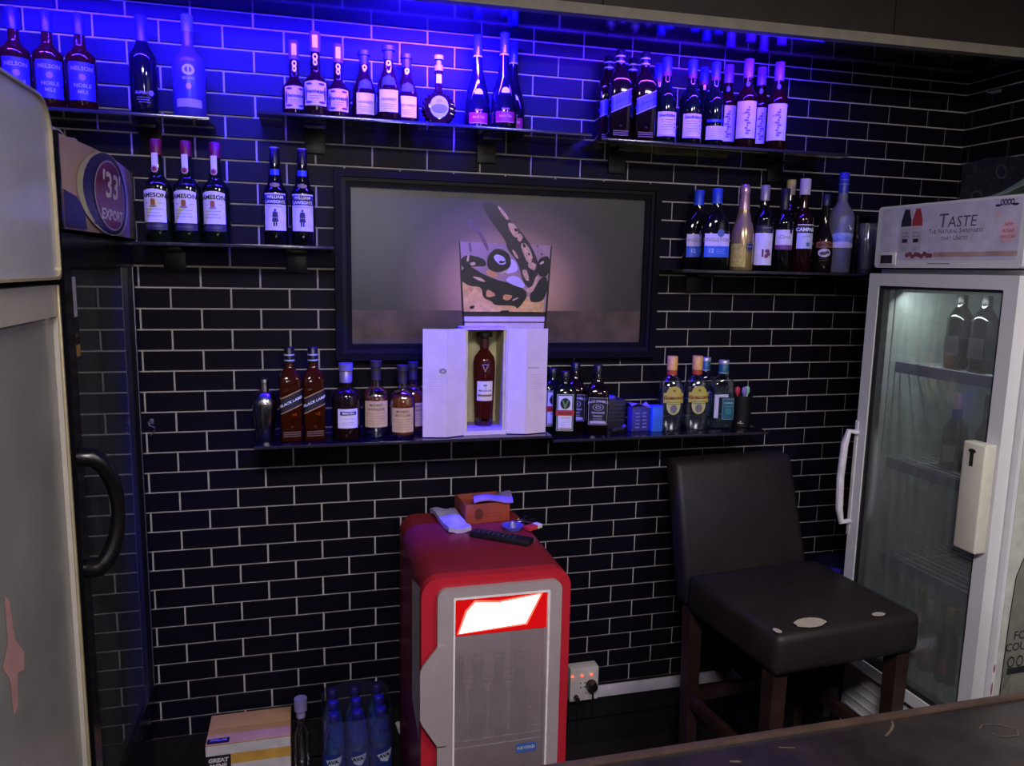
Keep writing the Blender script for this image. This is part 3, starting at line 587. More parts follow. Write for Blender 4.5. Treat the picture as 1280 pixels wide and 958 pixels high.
# ---- middle right
def b_sin(t):
    prof = [(0, .044, .024, 2.6), (.004, .047, .027, 2.6), (.12, .0475, .027, 2.6), (.15, .045, .026, 2.5), (.172, .036, .023, 2.3), (.188, .022, .018, 2), (.2, .0145, .0145, 2), (.225, .014, .014, 2)]
    MB().loft(prof, 32).build('body', g_dark, t, angle=50); cap(t, .215, .264, .0165, cap_blue, 'cap')
    MB().loft([(.215, .0172, .0172, 2), (.221, .0172, .0172, 2)], 20).build('cap_rim', P('blue_cap_rim', '#3360d0', .4), t)
    f = wrap(.0477, .0272, 2.6); L = Decal(f).rect(-.044, .078, .044, .118).build('label', P('pale_lilac_label', '#c9bfd8', .55), t)
    Decal(f).rect(-.044, .042, .044, .0782).build('blue_label', P('label_blue', '#2c5fc0', .5), t); Decal(f, .0012).text('12', -.022, .062, .018, bold=.03).lines(.012, .066, .03, 3, .006).build('age_lettering', P('label_light_blue', '#a8b8e8', .5), t)
    Decal(f, .0012).text('SINGLETON', -.004, .098, .0165, caps=True, bold=.01).build('lettering', ink_grey, L); Decal(f, .0013).ell(.008, .12, .012, .013).build('seal', P('seal_slate_blue', '#4a6088', .5), t)
for x, y, w in ((1.745, -.048, 'flat-sided bottle with a blue cap and blue-white label, behind its twin'), (1.771, -.122, 'flat-sided bottle with a blue cap and blue-white label, in front of its twin')):
    bottle('sin', b_sin, 'whisky_bottle', w, 'blue-capped flat whisky bottles', x, y, 'mr', .1)
def b_spark(t):
    body(t, base(.0385)+[(.09, .0385), (.12, .0375), (.145, .032), (.17, .024), (.195, .0185), (.25, .0138)], P('gold_champagne_glass', '#a08a5c', .22, .55, vary=.1))
    MB().loft([(.2, .0188, .0188, 2), (.245, .0152, .0152, 2), (.25, .0165, .0165, 2), (.272, .0165, .0165, 2), (.28, .012, .012, 2)], 20).build('foil', P('pink_gold_foil', '#b493a8', .25, .6, bump=.1, bscale=150), t)
    f = wrap(.0387); L = Decal(f).rect(-.05, .012, .004, .088).build('label', P('gold_yellow_label', '#b0a445', .5, vary=.3, scale=90), t)
    Decal(f, .0014).ell(.018, .078, .016, .0155).build('round_seal', P('navy_seal', '#1c1a44', .4), t); Decal(f, .0022).text('MUMM', .018, .078, .009).ell(.018, .078, .0135, .013, 20, .92).build('seal_lettering', P('label_silver', '#9a98b0', .4), t)
bottle('spark', b_spark, 'sparkling_wine_bottle', 'gold sparkling wine bottle with pink foil and a navy round seal', None, 1.87, -.125, 'mr', .1)
def b_wr(t):
    wine(t, .282, .0345, g_dark, P('silver_mauve_capsule', '#8f8a9c', .35, .3), .05, .6); f = wrap(.0347)
    L = Decal(f).rect(-.032, .02, .032, .125).build('label', P('lilac_white_label', '#cfc8d4', .55), t); Decal(f).rect(-.032, .1262, .032, .15).build('top_label', P('label_black', '#17151c', .5), t)
    Decal(f, .0012).text('CABERNET', .008, .142, .0075).text('2018', .012, .132, .006).build('top_lettering', P('label_lilac_grey', '#8a80a0', .5), t)
    Decal(f, .0013).text('1', -.004, .058, .034, bold=.04).build('lettering', P('label_plum_ink', '#5a2438', .5), L); d = Decal(f, .0013); d.ell(.011, .066, .008, .007).ell(.015, .056, .008, .006).ell(.008, .05, .007, .007); d.build('emblem', P('label_plum', '#6a3a58', .5, vary=.6, scale=300), L)
bottle('wr', b_wr, 'wine_bottle', 'dark wine bottle with a large white label and plum emblem', None, 1.947, -.122, 'mr', .05)
def b_ci(t):
    wine(t, .275, .0335, g_dark, P('black_blue_capsule', '#19182c', .4), .07, .58); f = wrap(.0337)
    L = Decal(f).rect(-.03, .088, .032, .138).build('label', P('lilac_white_label', '#cfc8d4', .55), t); Decal(f, .0012).text('Cinta', 0, .114, .018, shear=.4).build('lettering', ink_grey, L)
    Decal(f).rect(-.03, .073, .032, .088).build('plum_band', P('label_magenta', '#6a3a70', .5), t); Decal(f, .0013).ell(.022, .134, .005, .009).build('drip', P('label_wax', '#241828', .4), t)
bottle('ci', b_ci, 'wine_bottle', 'dark bottle with a short script label over a plum band', None, 2.024, -.122, 'mr')
bottle('ye', lambda t: (wine(t, .315, .034, g_dark, P('yellow_capsule', '#b0a878', .5), .052, .62), Decal(wrap(.0342)).rect(-.03, .05, .03, .12).build('label', l_cream, t)), 'wine_bottle', 'wine bottle with a pale yellow capsule, behind the red aperitif bottle', None, 2.098, -.042, 'mr')
def b_ca(t):
    body(t, base(.0345)+[(.175, .0345)]+curve_r(.175, .0345, .215, .0155)[1:]+[(.265, .0145)], P('dark_red_liqueur', '#1c0709', .06, spec=.7)); cap(t, .257, .31, .0175, P('pale_lilac_cap', '#b4a8c8', .45), 'cap')
    f = wrap(.0347); L = Decal(f).rect(-.03, .078, .034, .13).build('label', P('pale_blue_label', '#b8bcd8', .55), t); Decal(f).rect(-.034, .13, .036, .152).build('name_band', P('label_deep_navy', '#15153a', .5), t)
    Decal(f, .0012).text('CAMPARI', 0, .1405, .0165, bold=.04).rect(-.03, .155, .034, .158).build('name_lettering', ink_w, t); Decal(f, .0012).ell(.008, .092, .007, .007).text('BITTER', 0, .118, .007).build('lettering', P('label_slate', '#5b7890', .5), L)
bottle('ca', b_ca, 'aperitif_bottle', 'tall dark red aperitif bottle with a pale cap and navy name band', None, 2.098, -.122, 'mr', .22)
def b_ba(t):
    body(t, base(.032)+[(.06, .033), (.115, .031), (.14, .022), (.165, .015), (.2, .0135), (.235, .013)], P('dark_brown_glass', '#120c0a', .07, spec=.7)); cap(t, .225, .263, .0142, P('dark_blue_cap', '#1a1a48', .4), 'cap')
    f = wrap(.0333); L = Decal(f).rect(-.03, .083, .03, .101, bow=.004).build('label', P('rust_orange_band', '#7a4434', .5), t); Decal(f, .0012).text('BAILEYS', 0, .094, .0125, bow=.003, bold=.03).build('lettering', P('label_dark_brown', '#22100c', .5), L)
    Decal(f).ell(0, .066, .021, .0145, 24).build('oval', P('oval_pale', '#b4a8b4', .5), t); Decal(f, .0012).ell(-.004, .064, .012, .006).ell(.01, .068, .006, .005).build('oval_picture', P('oval_dark', '#3a3038', .5), t); Decal(f).lines(0, .045, .034, 2, .005).build('small_print', P('label_rust_ink', '#6a3a30', .5), t)
bottle('ba', b_ba, 'liqueur_bottle', 'small dark brown liqueur bottle with a rust band and pale oval', None, 2.184, -.122, 'mr')
def b_gg(t):
    body(t, base(.041)+[(.1, .042), (.16, .0445), (.185, .044), (.205, .039), (.228, .024), (.245, .0165), (.29, .0148)], g_frost)
    cap(t, .272, .341, .0165, P('blue_foil_cap', '#2a36a8', .35), 'cap'); MB().loft([(.3, .0172, .0172, 2), (.303, .0172, .0172, 2)], 20).loft([(.315, .0172, .0172, 2), (.317, .0172, .0172, 2)], 20).build('cap_rings', P('blue_foil_pale', '#6a74c8', .4), t)
    f = wrap(.0447); L = Decal(f).rect(-.04, .085, .04, .132, bow=.004).build('label', P('sky_blue_label', '#7f92cc', .5, vary=.35, scale=40), t); d = Decal(f, .0014)
    d.poly([(.012, .166), (.024, .15), (.032, .158), (.025, .146), (.02, .147)]).build('bird', ink_w, t); Decal(f, .0014).rect(-.04, .085, .04, .1, bow=.006).build('label_foot', P('pale_lilac_label', '#c9bfd8', .55), L)
bottle('gg', b_gg, 'vodka_bottle', 'tall frosted vodka bottle with a blue foil cap, beside the tumblers', None, 2.265, -.1, 'mr', .1)
def tumbler(lab, x, y, H, r, m):
    t = thing('tumbler', lab, 'glass', (x, y, Z['mr']+.0003), group='tall tumblers')
    MB().loft([(0, r*.74, r*.74, 2), (.002, r*.78, r*.78, 2), (H, r, r, 2), (H, r-.002, r-.002, 2), (.016, r*.76, r*.76, 2), (.014, .002, .002, 2)], 28).build('bowl', m, t, angle=50)
    MB().loft([(.0016, r*.74, r*.74, 2), (.012, r*.76, r*.76, 2)], 28).build('thick_base', thin_glass('glass_base', (.75, .76, .85), gloss=.25, rough=.1), t); return t
tumbler('tall clear tumbler beside the frosted vodka bottle', 2.35, -.14, .17, .038, thin_glass('tumbler_glass', (.88, .88, .92), gloss=.2, rough=.08, fog=.06, fogcol='#a8a8b8'))  # pale fog in the clear glass stands in for bright highlights
tumbler('taller smoky tumbler behind the clear one', 2.366, -.058, .2, .04, thin_glass('smoky_tumbler_glass', (.5, .5, .56), gloss=.1))

# ------------------------------------------------------------------ lower shelf
steel = P('brushed_steel', '#a8a6ac', .22, 1.0, vary=.08)
t = thing('cocktail_shaker', 'steel cocktail shaker at the left end of the long lower shelf', 'shaker', (.343, -.12, Z['la']+.0003)); t.scale = (1.08, 1.08, 1.0)
MB().loft([(0, .022, .022, 2), (.002, .0235, .0235, 2), (.1, .033, .033, 2), (.112, .0325, .0325, 2)], 32).build('tin', steel, t); MB().loft([(.1125, .0335, .0335, 2), (.12, .0325, .0325, 2), (.14, .024, .024, 2), (.146, .015, .015, 2)], 32).build('strainer_top', steel, t)
MB().loft([(.1465, .0125, .0125, 2), (.17, .0105, .0105, 2), (.172, .013, .013, 2), (.182, .012, .012, 2), (.185, .006, .006, 2)], 24).build('cap', steel, t)
def b_jwb(t): b_jw(t, .276, .031, P('label_black', '#17151c', .5), ink_g, g_amber, 'BLACK LABEL', ink_w)
for x, w in ((.415, 'square amber whisky bottle with a slanted black label, left of the pair beside the shaker'), (.481, 'square amber whisky bottle with a slanted black label, right of the pair')):
    bottle('jwb', b_jwb, 'whisky_bottle', w, 'square bottles with slanted black labels', x, -.13, 'la', .12)
def b_mart(t):
    body(t, base(.042, .006)+[(.125, .042), (.143, .038), (.15, .026), (.155, .016), (.18, .0155)], P('black_cognac', '#1a0a0c', .05, spec=.7)); cap(t, .17, .205, .0185, P('lilac_foil', '#8078a8', .35, .3), 'foil'); MB().loft([(.2055, .021, .021, 2), (.227, .021, .021, 2)], 20).build('stopper', P('lilac_clear_stopper', '#6a64a0', .2, spec=.6), t)
    f = wrap(.0422); L = Decal(f).rect(-.026, .038, .036, .096).build('label', P('lilac_white_label', '#cfc8d4', .55), t); Decal(f, .0011).rect(-.018, .077, .03, .088).build('name_band', P('label_navy', '#2a2462', .5), L)
    Decal(f, .0017).text('MARTELL', .006, .0825, .0085, bold=.03).build('name_lettering', ink_w, L); Decal(f, .0012).lines(.006, .066, .04, 2, .012).lines(.006, .048, .03, 1, 1).build('lettering', ink_grey, L)
bottle('mart', b_mart, 'cognac_bottle', 'squat black cognac bottle with a lilac stopper and white label', None, .575, -.13, 'la')
def b_mon(t, full):
    r = .0385
    if full:
        body(t, base(r, .006)+[(.1, r)]+curve_r(.1, r, .145, .014, 7, 2)[1:]+[(.15, .013), (.19, .0125)], g_clear)
        MB().loft(rd([(.008, r-.006), (.012, r-.002), (.1, r-.002)]+[(z-.002, rr-.002) for z, rr in curve_r(.1, r, .145, .014, 7, 2)[1:5]]), 28).build('whisky', g_whisky, t)
    else:
        body(t, base(r, .006)+[(.1, r)]+curve_r(.1, r, .145, .014, 7, 2)[1:]+[(.15, .013), (.19, .0125)], g_clear)
        MB().loft(rd([(.03, r-.003), (.032, r-.002), (.112, r-.0025)]), 28).build('whisky', g_whisky, t)
        MB().loft(rd([(.006, r-.003), (.014, r-.002), (.02, r-.006)]), 28).build('thick_base', thin_glass('glass_base', (.75, .76, .85), gloss=.25, rough=.1), t)
    MB().loft([(.165, .0145, .0145, 2), (.2, .0138, .0138, 2), (.202, .0165, .0165, 2), (.219, .0165, .0165, 2)], 20).build('stopper', P('plum_black_stopper', '#2c2434', .45), t)
    f = wrap(r+.0002); L = Decal(f).rect(-.036, .032 if not full else .02, .036, .108 if not full else .094).build('label', l_cream, t); z = .096 if not full else .083
    Decal(f, .0012).text('MONKEY', 0, z, .0095, bold=.02).text('SHOULDER', 0, z-.012, .0095, bold=.02).lines(0, z-.024, .056, 5, .0075, .0007).build('lettering', P('label_brown_ink', '#5a4030', .6), L)
bottle('mon0', lambda t: b_mon(t, False), 'whisky_bottle', 'round-shouldered bottle with a tan label and clear glass foot', 'tan-labelled round bottles', .665, -.11, 'la', .0, 1.05)
bottle('mon1', lambda t: b_mon(t, True), 'whisky_bottle', 'glowing orange round-shouldered bottle with a tan label, front of the group', 'tan-labelled round bottles', .742, -.135, 'la')
bottle('mon1', None, 'whisky_bottle', 'tan-labelled round bottle half hidden behind the gift box edge', 'tan-labelled round bottles', .785, -.052, 'la', .2)
# gift box: body, two folding doors of two leaves each
t = thing('gift_box', 'open pale lilac presentation box standing under the picture', 'box', (.995, -.102, Z['la']+.0003)); bw = .068; bh = .331
M_box = P('pale_pearl_card', '#cfbfca', .4, vary=.06, scale=25, bump=.06, bscale=80); M_in = P('cream_box_lining', '#bdb78e', .7)
MB().box(-bw, -bw+.004, -.055, .055, 0, bh).box(bw-.004, bw, -.055, .055, 0, bh).box(-bw+.004, bw-.004, .05, .055, 0, bh).box(-bw+.004, bw-.004, -.055, .05, 0, .012).box(-bw+.004, bw-.004, -.055, .05, bh-.004, bh).build('case', M_box, t, smooth=False)
MB().box(-bw+.0042, bw-.0042, .047, .0498, .0122, bh-.0042).box(-bw+.0042, -bw+.012, -.05, .0468, .0122, bh-.0042).box(bw-.012, bw-.0042, -.05, .0468, .0122, bh-.0042).build('lining', M_in, t, smooth=False)
MB().box(-bw+.0125, bw-.0125, -.05, .0465, .0122, .022).build('plinth', P('lilac_card', '#8d7cb8', .5), t, smooth=False)
def leaf(x0, y0, x1, y1, nm='door_leaf'):
    dx, dy = x1-x0, y1-y0; L = math.hypot(dx, dy); nx, ny = -dy/L*.003, dx/L*.003; c = [(x0, y0), (x1, y1), (x1+nx, y1+ny), (x0+nx, y0+ny)]
    return MB().add([(x, y, z) for z in (.002, bh) for x, y in c], [(3,2,1,0),(4,5,6,7),(0,1,5,4),(1,2,6,5),(2,3,7,6),(3,0,4,7)]).build(nm, M_box, t, smooth=False)
lv = [leaf(-.125, -.078, -.0685, -.056), leaf(-.196, -.064, -.1255, -.078), leaf(.0685, -.056, .125, -.072), leaf(.1255, -.072, .196, -.058)]
def onleaf(x0, y0, x1, y1):
    L = math.hypot(x1-x0, y1-y0); dx, dy = (x1-x0)/L, (y1-y0)/L; return lambda u, v, o: (x0+dx*u+dy*o, y0+dy*u-dx*o, v)
for (a, tx, seg) in ((1, 0, (-.196, -.064, -.1255, -.078)), (3, 1, (.1255, -.072, .196, -.058))):
    f = onleaf(*seg); d = Decal(f, .0008)
    if tx == 0: d.ell(.06, .205, .011, .008, 14, .45).text('M', .06, .206, .008)
    else: d.text('MACALLAN', .024, .21, .0075, bold=.02)
    d.build('print', ink_grey, lv[a])
    Decal(f, .0008).lines(.037, .188, .056, 4, .008, .0006).lines(.037, .158, .056, 3, .007, .0006).build('fine_print', P('faint_print', '#a795a2', .6), lv[a])
def b_mac(t):
    r = .0345; body(t, [(0, .027), (.003, .029), (.03, .0292), (.16, .0345), (.2, .0348), (.217, .031), (.232, .02), (.24, .0135), (.268, .013)], g_ruby); MB().loft([(.0, .0275, .0275, 2), (.002, .0285, .0285, 2), (.026, .0296, .0296, 2)], 28).build('glass_foot', thin_glass('glass_base', (.75, .76, .85), gloss=.25, rough=.1), t)
    MB().loft([(.246, .0148, .0148, 2), (.274, .0148, .0148, 2)], 20).build('capsule', P('red_brown_capsule', '#3c1620', .4), t); MB().loft([(.2742, .013, .013, 2), (.279, .013, .013, 2), (.28, .025, .025, 2), (.294, .025, .025, 2)], 24).build('stopper', cap_blk, t)
    f = lambda u, v, o: (u, -math.sqrt(max(0, (.0292+(v-.03)*.0053/.13)**2-u*u))-o, v); Lm = Decal(f, .0008); Lm.grid(lambda a, b: (-.024+.048*a, .082+.062*b), 10, 3); L = Lm.build('label', P('white_label_bright', '#d8ccd8', .5), t)
    Decal(f, .0016).text('MACALLAN', 0, .114, .0075, bold=.03).ell(0, .131, .006, .003, 12, .4).text('THE', 0, .122, .0045).build('lettering', ink_d, L); Decal(f, .0016).rect(-.022, .096, .022, .102).build('gold_band', P('label_taupe', '#77604e', .4), L)
    d = Decal(lambda u, v, o: (u, -math.sqrt(max(0, .0347**2-u*u))-o, v), .0008); d.poly([(-.011, .197), (.011, .197), (0, .172)]); d.build('triangle', P('triangle_silver', '#a89ca8', .3, .5), t); Decal(lambda u, v, o: (u, -math.sqrt(max(0, .0347**2-u*u))-o, v), .0014).poly([(-.007, .1945), (.007, .1945), (0, .179)]).build('triangle_inset', g_ruby, t)
bottle('mac', b_mac, 'whisky_bottle', 'slender-footed ruby whisky bottle standing inside the open gift box', None, 1.0, -.11, Z['la']+.0223)
def b_jag(t):
    prof = [(0, .036, .026, 4), (.003, .038, .028, 4), (.135, .038, .028, 4), (.152, .034, .026, 3.4), (.165, .02, .018, 2.4), (.172, .014, .014, 2), (.195, .013, .013, 2)]
    MB().loft(prof, 32).build('body', P('bottle_green_black', '#0a0f0a', .08, spec=.6), t, angle=50); cap(t, .188, .208, .0155, cap_blk, 'cap')
    f = wrap(.0382, .0282, 4); L = Decal(f).rect(-.028, .018, .026, .137).build('label', P('silver_green_border', '#8a978c', .5), t); Decal(f, .001).rect(-.0255, .0205, .0235, .1345).build('inner_border', P('label_dark_green', '#1c2c22', .5), L); Decal(f, .0014).rect(-.023, .023, .021, .132).build('panel', P('label_white_panel', '#c8c4cc', .6), L)
    Decal(f, .0019).ell(-.001, .107, .016, .018, 24).build('disc', P('label_green_black', '#16221a', .5), L); Decal(f, .0024).poly([(-.012, .118), (-.008, .118), (0, .1), (-.003, .095)]).poly([(.01, .118), (.006, .118), (-.002, .1), (.001, .095)]).ell(-.001, .098, .004, .006, 10).build('emblem', P('label_leaf_green', '#5a8a4a', .5), L)
    Decal(f, .002).rect(-.03, .068, .028, .086).build('red_band', P('label_red', '#a8302a', .5), L); Decal(f, .0026).text('Jägermeister', -.001, .077, .0085, bold=.02).build('lettering', P('label_dark_red', '#4a1210', .5), L); Decal(f, .0019).rect(-.021, .026, .019, .0285).lines(-.001, .06, .03, 1, 1, .0012).build('red_lines', ink_r, L)
bottle('jag', b_jag, 'liqueur_bottle', 'flat dark green herbal liqueur bottle with a white and red label, in front', 'flat green liqueur bottles', 1.262, -.13, 'lb', -.05)
bottle('jag', None, 'liqueur_bottle', 'flat dark green herbal liqueur bottle half hidden next to the gift box', 'flat green liqueur bottles', 1.245, -.055, 'lb', .1)
def b_jd(t):
    r = .036; prof = [(0, r-.003, r-.003, 5), (.003, r, r, 5), (.13, r, r, 5), (.145, r*.96, r*.96, 4), (.158, r*.7, r*.7, 3), (.168, .018, .018, 2), (.185, .0155, .0155, 2), (.2, .0135, .0135, 2)]
    MB().loft(prof, 32).build('body', P('dark_cola_whiskey', '#140806', .06, spec=.7, trans=.1), t, angle=50); cap(t, .195, .224, .0152, cap_blk, 'cap'); f = wrap(r+.0002, r+.0002, 5)
    L = Decal(f).rect(-.031, .032, .031, .122).build('label', P('label_black', '#17151c', .5), t); Decal(f, .0012).frame(-.0305, .0325, .0305, .1215, .0012).text("JACK DANIEL'S", 0, .11, .0098, bow=.006, bold=.04).ell(0, .09, .018, .0105, 24, .9).ell(0, .09, .009, .0055, 16, .7).text('7', 0, .09, .007).text('TENNESSEE', 0, .072, .0085, bold=.02).text('WHISKEY', 0, .061, .0075, bold=.02).text('SOUR MASH', 0, .052, .0055).rect(-.026, .037, .026, .044, bow=.003).build('lettering', P('label_grey_white', '#a8a4ac', .6), L)
bottle('jd', b_jd, 'whiskey_bottle', 'square black-labelled whiskey bottle in front, beside the small cartons', 'square black-labelled whiskey bottles', 1.38, -.115, 'lb', -.1)
bottle('jd', None, 'whiskey_bottle', 'square black-labelled whiskey bottle behind, between the green liqueur and its twin', 'square black-labelled whiskey bottles', 1.328, -.042, 'lb', -.1)
# small cartons and odds
zb = Z['lb']+.0003
t = thing('tea_carton', 'dark slatted carton standing at the wall beside the black-labelled whiskey', 'box', (1.462, -.055, zb))
MB().box(-.034, .034, -.028, .028, 0, .1, .002).build('carton', P('dark_carton', '#1c1a26', .5), t); d = Decal(flat(-.028), .0006); [d.rect(-.03, .03+k*.013, .03, .034+k*.013) for k in range(5)]; d.build('stripes', P('carton_stripes', '#2e2c40', .5), t); MB().box(-.03, .0, -.02, .01, .1, .112, .002).build('flap', P('carton_flap', '#3e3a8a', .5), t)
t = thing('corkscrew', 'dark folding corkscrew lying in front of the slatted carton', 'corkscrew', (1.452, -.128, zb), .4)
MB().tube([(-.028, 0, .008), (-.01, 0, .012), (.02, 0, .01), (.032, 0, .02)], .007, 8).build('handle', P('steel_grey_dull', '#4a484e', .35, .7), t)
MB().tube([(-.02+.04*k/30, .016+.005*math.cos(k*1.2), .008+.005*math.sin(k*1.2)) for k in range(31)], .0018, 6).build('worm', steel, t)
t = thing('napkin_packet', 'indigo patterned packet standing open beside the bright blue carton', 'packet', (1.53, -.112, zb), .1)
MB().box(-.033, .033, -.016, .016, 0, .083, .003).build('packet', P('indigo_packet', '#33307e', .5, vary=.3, scale=60), t); MB().sheet(lambda u, v: (-.036+.074*u, -.018+.036*v, .088+.008*math.sin(5*u+2*v)), 8, 4, .0012).build('crumpled_top', P('lilac_tissue', '#7a68c8', .7), t)
d = Decal(flat(-.016), .0006); [d.rect(u, .012+k*.012, u+.016, .017+k*.012) for k in range(5) for u in (-.02, .006)]; d.build('pattern', P('packet_pattern', '#6a6ab8', .5), t)
t = thing('blue_carton', 'bright blue small carton beside the indigo packet', 'box', (1.587, -.118, zb), .05)
MB().box(-.019, .019, -.02, .02, 0, .082, .0015).build('carton', P('bright_blue_card', '#2f62d8', .5), t); MB().box(-.019, .019, -.021, .02, .0822, .0845, .001).build('lid', P('blue_card_lid', '#3b5ad0', .5), t)
def b_gor(t):
    prof = [(0, .039, .03, 2.8), (.006, .0415, .0325, 2.8), (.14, .0415, .0325, 2.8), (.16, .037, .03, 2.6), (.176, .024, .022, 2.2), (.186, .0145, .0145, 2), (.21, .014, .014, 2)]
    MB().loft(prof, 32).build('body', g_clear, t, angle=50); MB().loft([(z, x-.004, y-.004, n) for z, x, y, n in prof[1:3]]+[(.145, .036, .0275, 2.8)], 32).build('gin', g_spirit, t)
    MB().loft([(.0015, .0385, .03, 2.8), (.014, .0395, .0305, 2.8), (.0155, .034, .026, 2.8)], 32).build('thick_base', thin_glass('glass_base', (.75, .76, .85), gloss=.25, rough=.1), t)
    cap(t, .204, .25, .0175, P('amber_yellow_cap', '#d8a455', .45), 'cap'); MB().loft([(.188, .0168, .0168, 2), (.2045, .0172, .0172, 2)], 20).build('red_collar', P('orange_red_collar', '#a8442a', .45), t)
    f = wrap(.0417, .0327, 2.8); my = P('olive_yellow_label', '#b0a448', .5); L = Decal(f).rect(-.034, .096, .036, .13).ell(.001, .128, .026, .024, 24).build('label', my, t); lo_ = Decal(f).ell(.001, .088, .024, .032, 24).build('lower_label', P('pale_olive_label', '#b3b070', .5), t)
    Decal(f, .0014).text("Gordon's", .001, .113, .0165, caps=True, bold=.04).build('lettering', P('label_maroon', '#6a2418', .5), L); Decal(f, .0014).ell(.001, .137, .004, .004).rect(-.026, .098, .028, .1).build('crest', P('label_olive_dark', '#6e6428', .5), L)
    Decal(f, .0013).rect(-.02, .0905, .022, .0945).build('green_band', P('label_sage', '#7a8a58', .5), lo_); Decal(f, .0014).ell(.001, .076, .012, .014).build('medallion', P('label_pewter', '#6a6868', .5), lo_)
for x, w in ((1.645, 'clear gin bottle with a yellow cap and label, left of the pair'), (1.738, 'clear gin bottle with a yellow cap and label, right one, next to the tequila')):
    bottle('gor', b_gor, 'gin_bottle', w, 'yellow-capped gin bottles', x, -.112, 'lb', .05)
def b_teq(t):
    prof = [(0, .036, .024, 5), (.004, .039, .027, 5), (.15, .039, .027, 5), (.166, .035, .025, 4), (.178, .022, .02, 2.5), (.186, .014, .014, 2), (.205, .0135, .0135, 2)]
    MB().loft(prof, 32).build('body', thin_glass('pale_teal_glass', (.8, .86, .88), gloss=.07), t, angle=50); MB().loft([(.008, .035, .023, 5), (.143, .035, .023, 5)], 32).build('tequila', thin_glass('tequila_haze', (.75, .78, .84), gloss=.03, fog=.12, fogcol='#8890a0'), t)
    cap(t, .195, .222, .0165, P('teal_cap', '#1c5a6c', .4), 'cap'); cap(t, .2222, .236, .0172, P('lilac_silver_cap', '#a8a4b4', .3, .4), 'cap_top'); MB().loft([(.191, .017, .017, 2), (.1948, .017, .017, 2)], 20).build('neck_ring', P('pale_ring2', '#8a9aa8', .4), t)
    f = wrap(.0392, .0272, 5); L = Decal(f).rect(-.008, .035, .034, .108).build('label', P('teal_label', '#24545e', .5), t); Decal(f, .0012).text('OLMECA', .013, .092, .008, bold=.03).lines(.013, .08, .03, 1, 1).frame(-.007, .036, .033, .107, .001).build('lettering', P('label_pale_teal', '#8ab0c0', .5), L); Decal(f, .0013).ell(.013, .064, .011, .012).build('emblem', P('label_teal_bright', '#2e7478', .5), L)
    Decal(f).rect(-.034, .04, -.02, .12).rect(-.02, .112, .012, .122).build('side_label', P('pale_silver_label', '#b4b4bc', .5), t)
bottle('teq', b_teq, 'tequila_bottle', 'clear tequila bottle with a teal label, in front beside the black cup', 'teal-capped tequila bottles', 1.832, -.122, 'lb', .05)
bottle('teq', None, 'tequila_bottle', 'clear tequila bottle with a teal cap, behind its twin', 'teal-capped tequila bottles', 1.808, -.042, 'lb', .05)
t = thing('utensil_cup', 'black cup at the right end of the long lower shelf', 'cup', (1.923, -.1, zb)); MB().loft([(0, .029, .029, 2), (.002, .031, .031, 2), (.11, .035, .035, 2), (.11, .033, .033, 2), (.004, .028, .028, 2)], 28).build('cup', P('matte_black_plastic', '#08080a', .5), t)
Decal(wrap(.0318)).lines(-.018, .014, .02, 1, 1, .003).ell(-.018, .021, .003, .003).build('worn_print', P('cup_print', '#a89a94', .6), t)
for nm, dx, dy, c, lab in (('red_marker', -.02, 0, '#b0304a', 'red pen end sticking out of the black cup'), ('violet_spoon', .002, -.008, '#7a6ac8', 'violet spoon end in the middle of the black cup'), ('mint_stirrer', .02, .004, '#8fc8b0', 'mint green stirrer sticking out at the right of the black cup')):
    q = MB().tube([(dx*.7, dy*.7, .005), (dx, dy, .118)], .004, 8).loft([(.11, .004, .004, 2), (.116, .0095, .006, 2), (.132, .0095, .006, 2), (.137, .004, .003, 2)], 16, cx=dx, cy=dy).build(nm, P(nm+'_plastic', c, .4), None); q.location = (1.923, -.1, zb+.002); tag(q, lab, 'utensil', 'utensils in the black cup')

# ------------------------------------------------------------------ fridges (meshes modelled in room heights, then set on the floor)
FZ = .097
def ground(t):
    for ch in t.children: ch.location.z -= FZ
    return t
M_wht = P('white_enamel', '#c9cace', .35, vary=.04, scale=10); M_wht2 = P('cream_white_plastic', '#c4c2b4', .4, vary=.05); M_liner = P('grey_fridge_liner', '#aab2b2', .6); M_gask = P('dark_gasket', '#121316', .45)
M_blk = P('black_enamel', '#0c0c0f', .22, spec=.6); M_fog = thin_glass('fogged_door_glass', (.95, .97, .97), gloss=.04, rough=.08, fog=.2, fogcol='#a9b1b0', fscale=9, drips=5)
def cabinet(mb, w, d, z0, z1, t=.045, floor=0):
    """open-fronted box: local x +-w, y 0..d"""
    mb.box(-w, -w+t, 0, d, z0, z1).box(w-t, w, 0, d, z0, z1).box(-w+t, w-t, d-t, d, z0, z1).box(-w+t, w-t, 0, d-t, z1-t, z1).box(-w+t, w-t, 0, d-t, z0, floor or z0+t); return mb
# white fridge at the right wall
t = thing('display_fridge', 'tall white glass-door fridge at the right wall with a slogan canopy', 'fridge', (2.26, -.605, FZ), -PI/2+math.radians(1.5))
cabinet(MB(), .272, .54, FZ+.03, 1.742, .045, .46).build('body', M_wht, t, smooth=False)
for sx in (-.22, .22):
    for yy in (.06, .48): MB().loft([(FZ, .018, .018, 2), (FZ+.032, .015, .015, 2)], 12, cx=sx, cy=yy).build('foot', M_blk, t)
MB().box(-.2265, .2265, .488, .4945, .461, 1.696).box(-.2265, -.222, .02, .4875, .461, 1.696).box(.222, .2265, .02, .4875, .461, 1.696).box(-.222, .222, .02, .4875, .461, .466).box(-.222, .222, .02, .4875, 1.69, 1.696).build('liner', M_liner, t, smooth=False)
do = MB().ring(rrect(-.272, .256, .43, 1.728, .004, 2), rrect(-.23, .214, .468, 1.69, .004, 2), -.045, -.004).build('door', M_wht, t, angle=40)
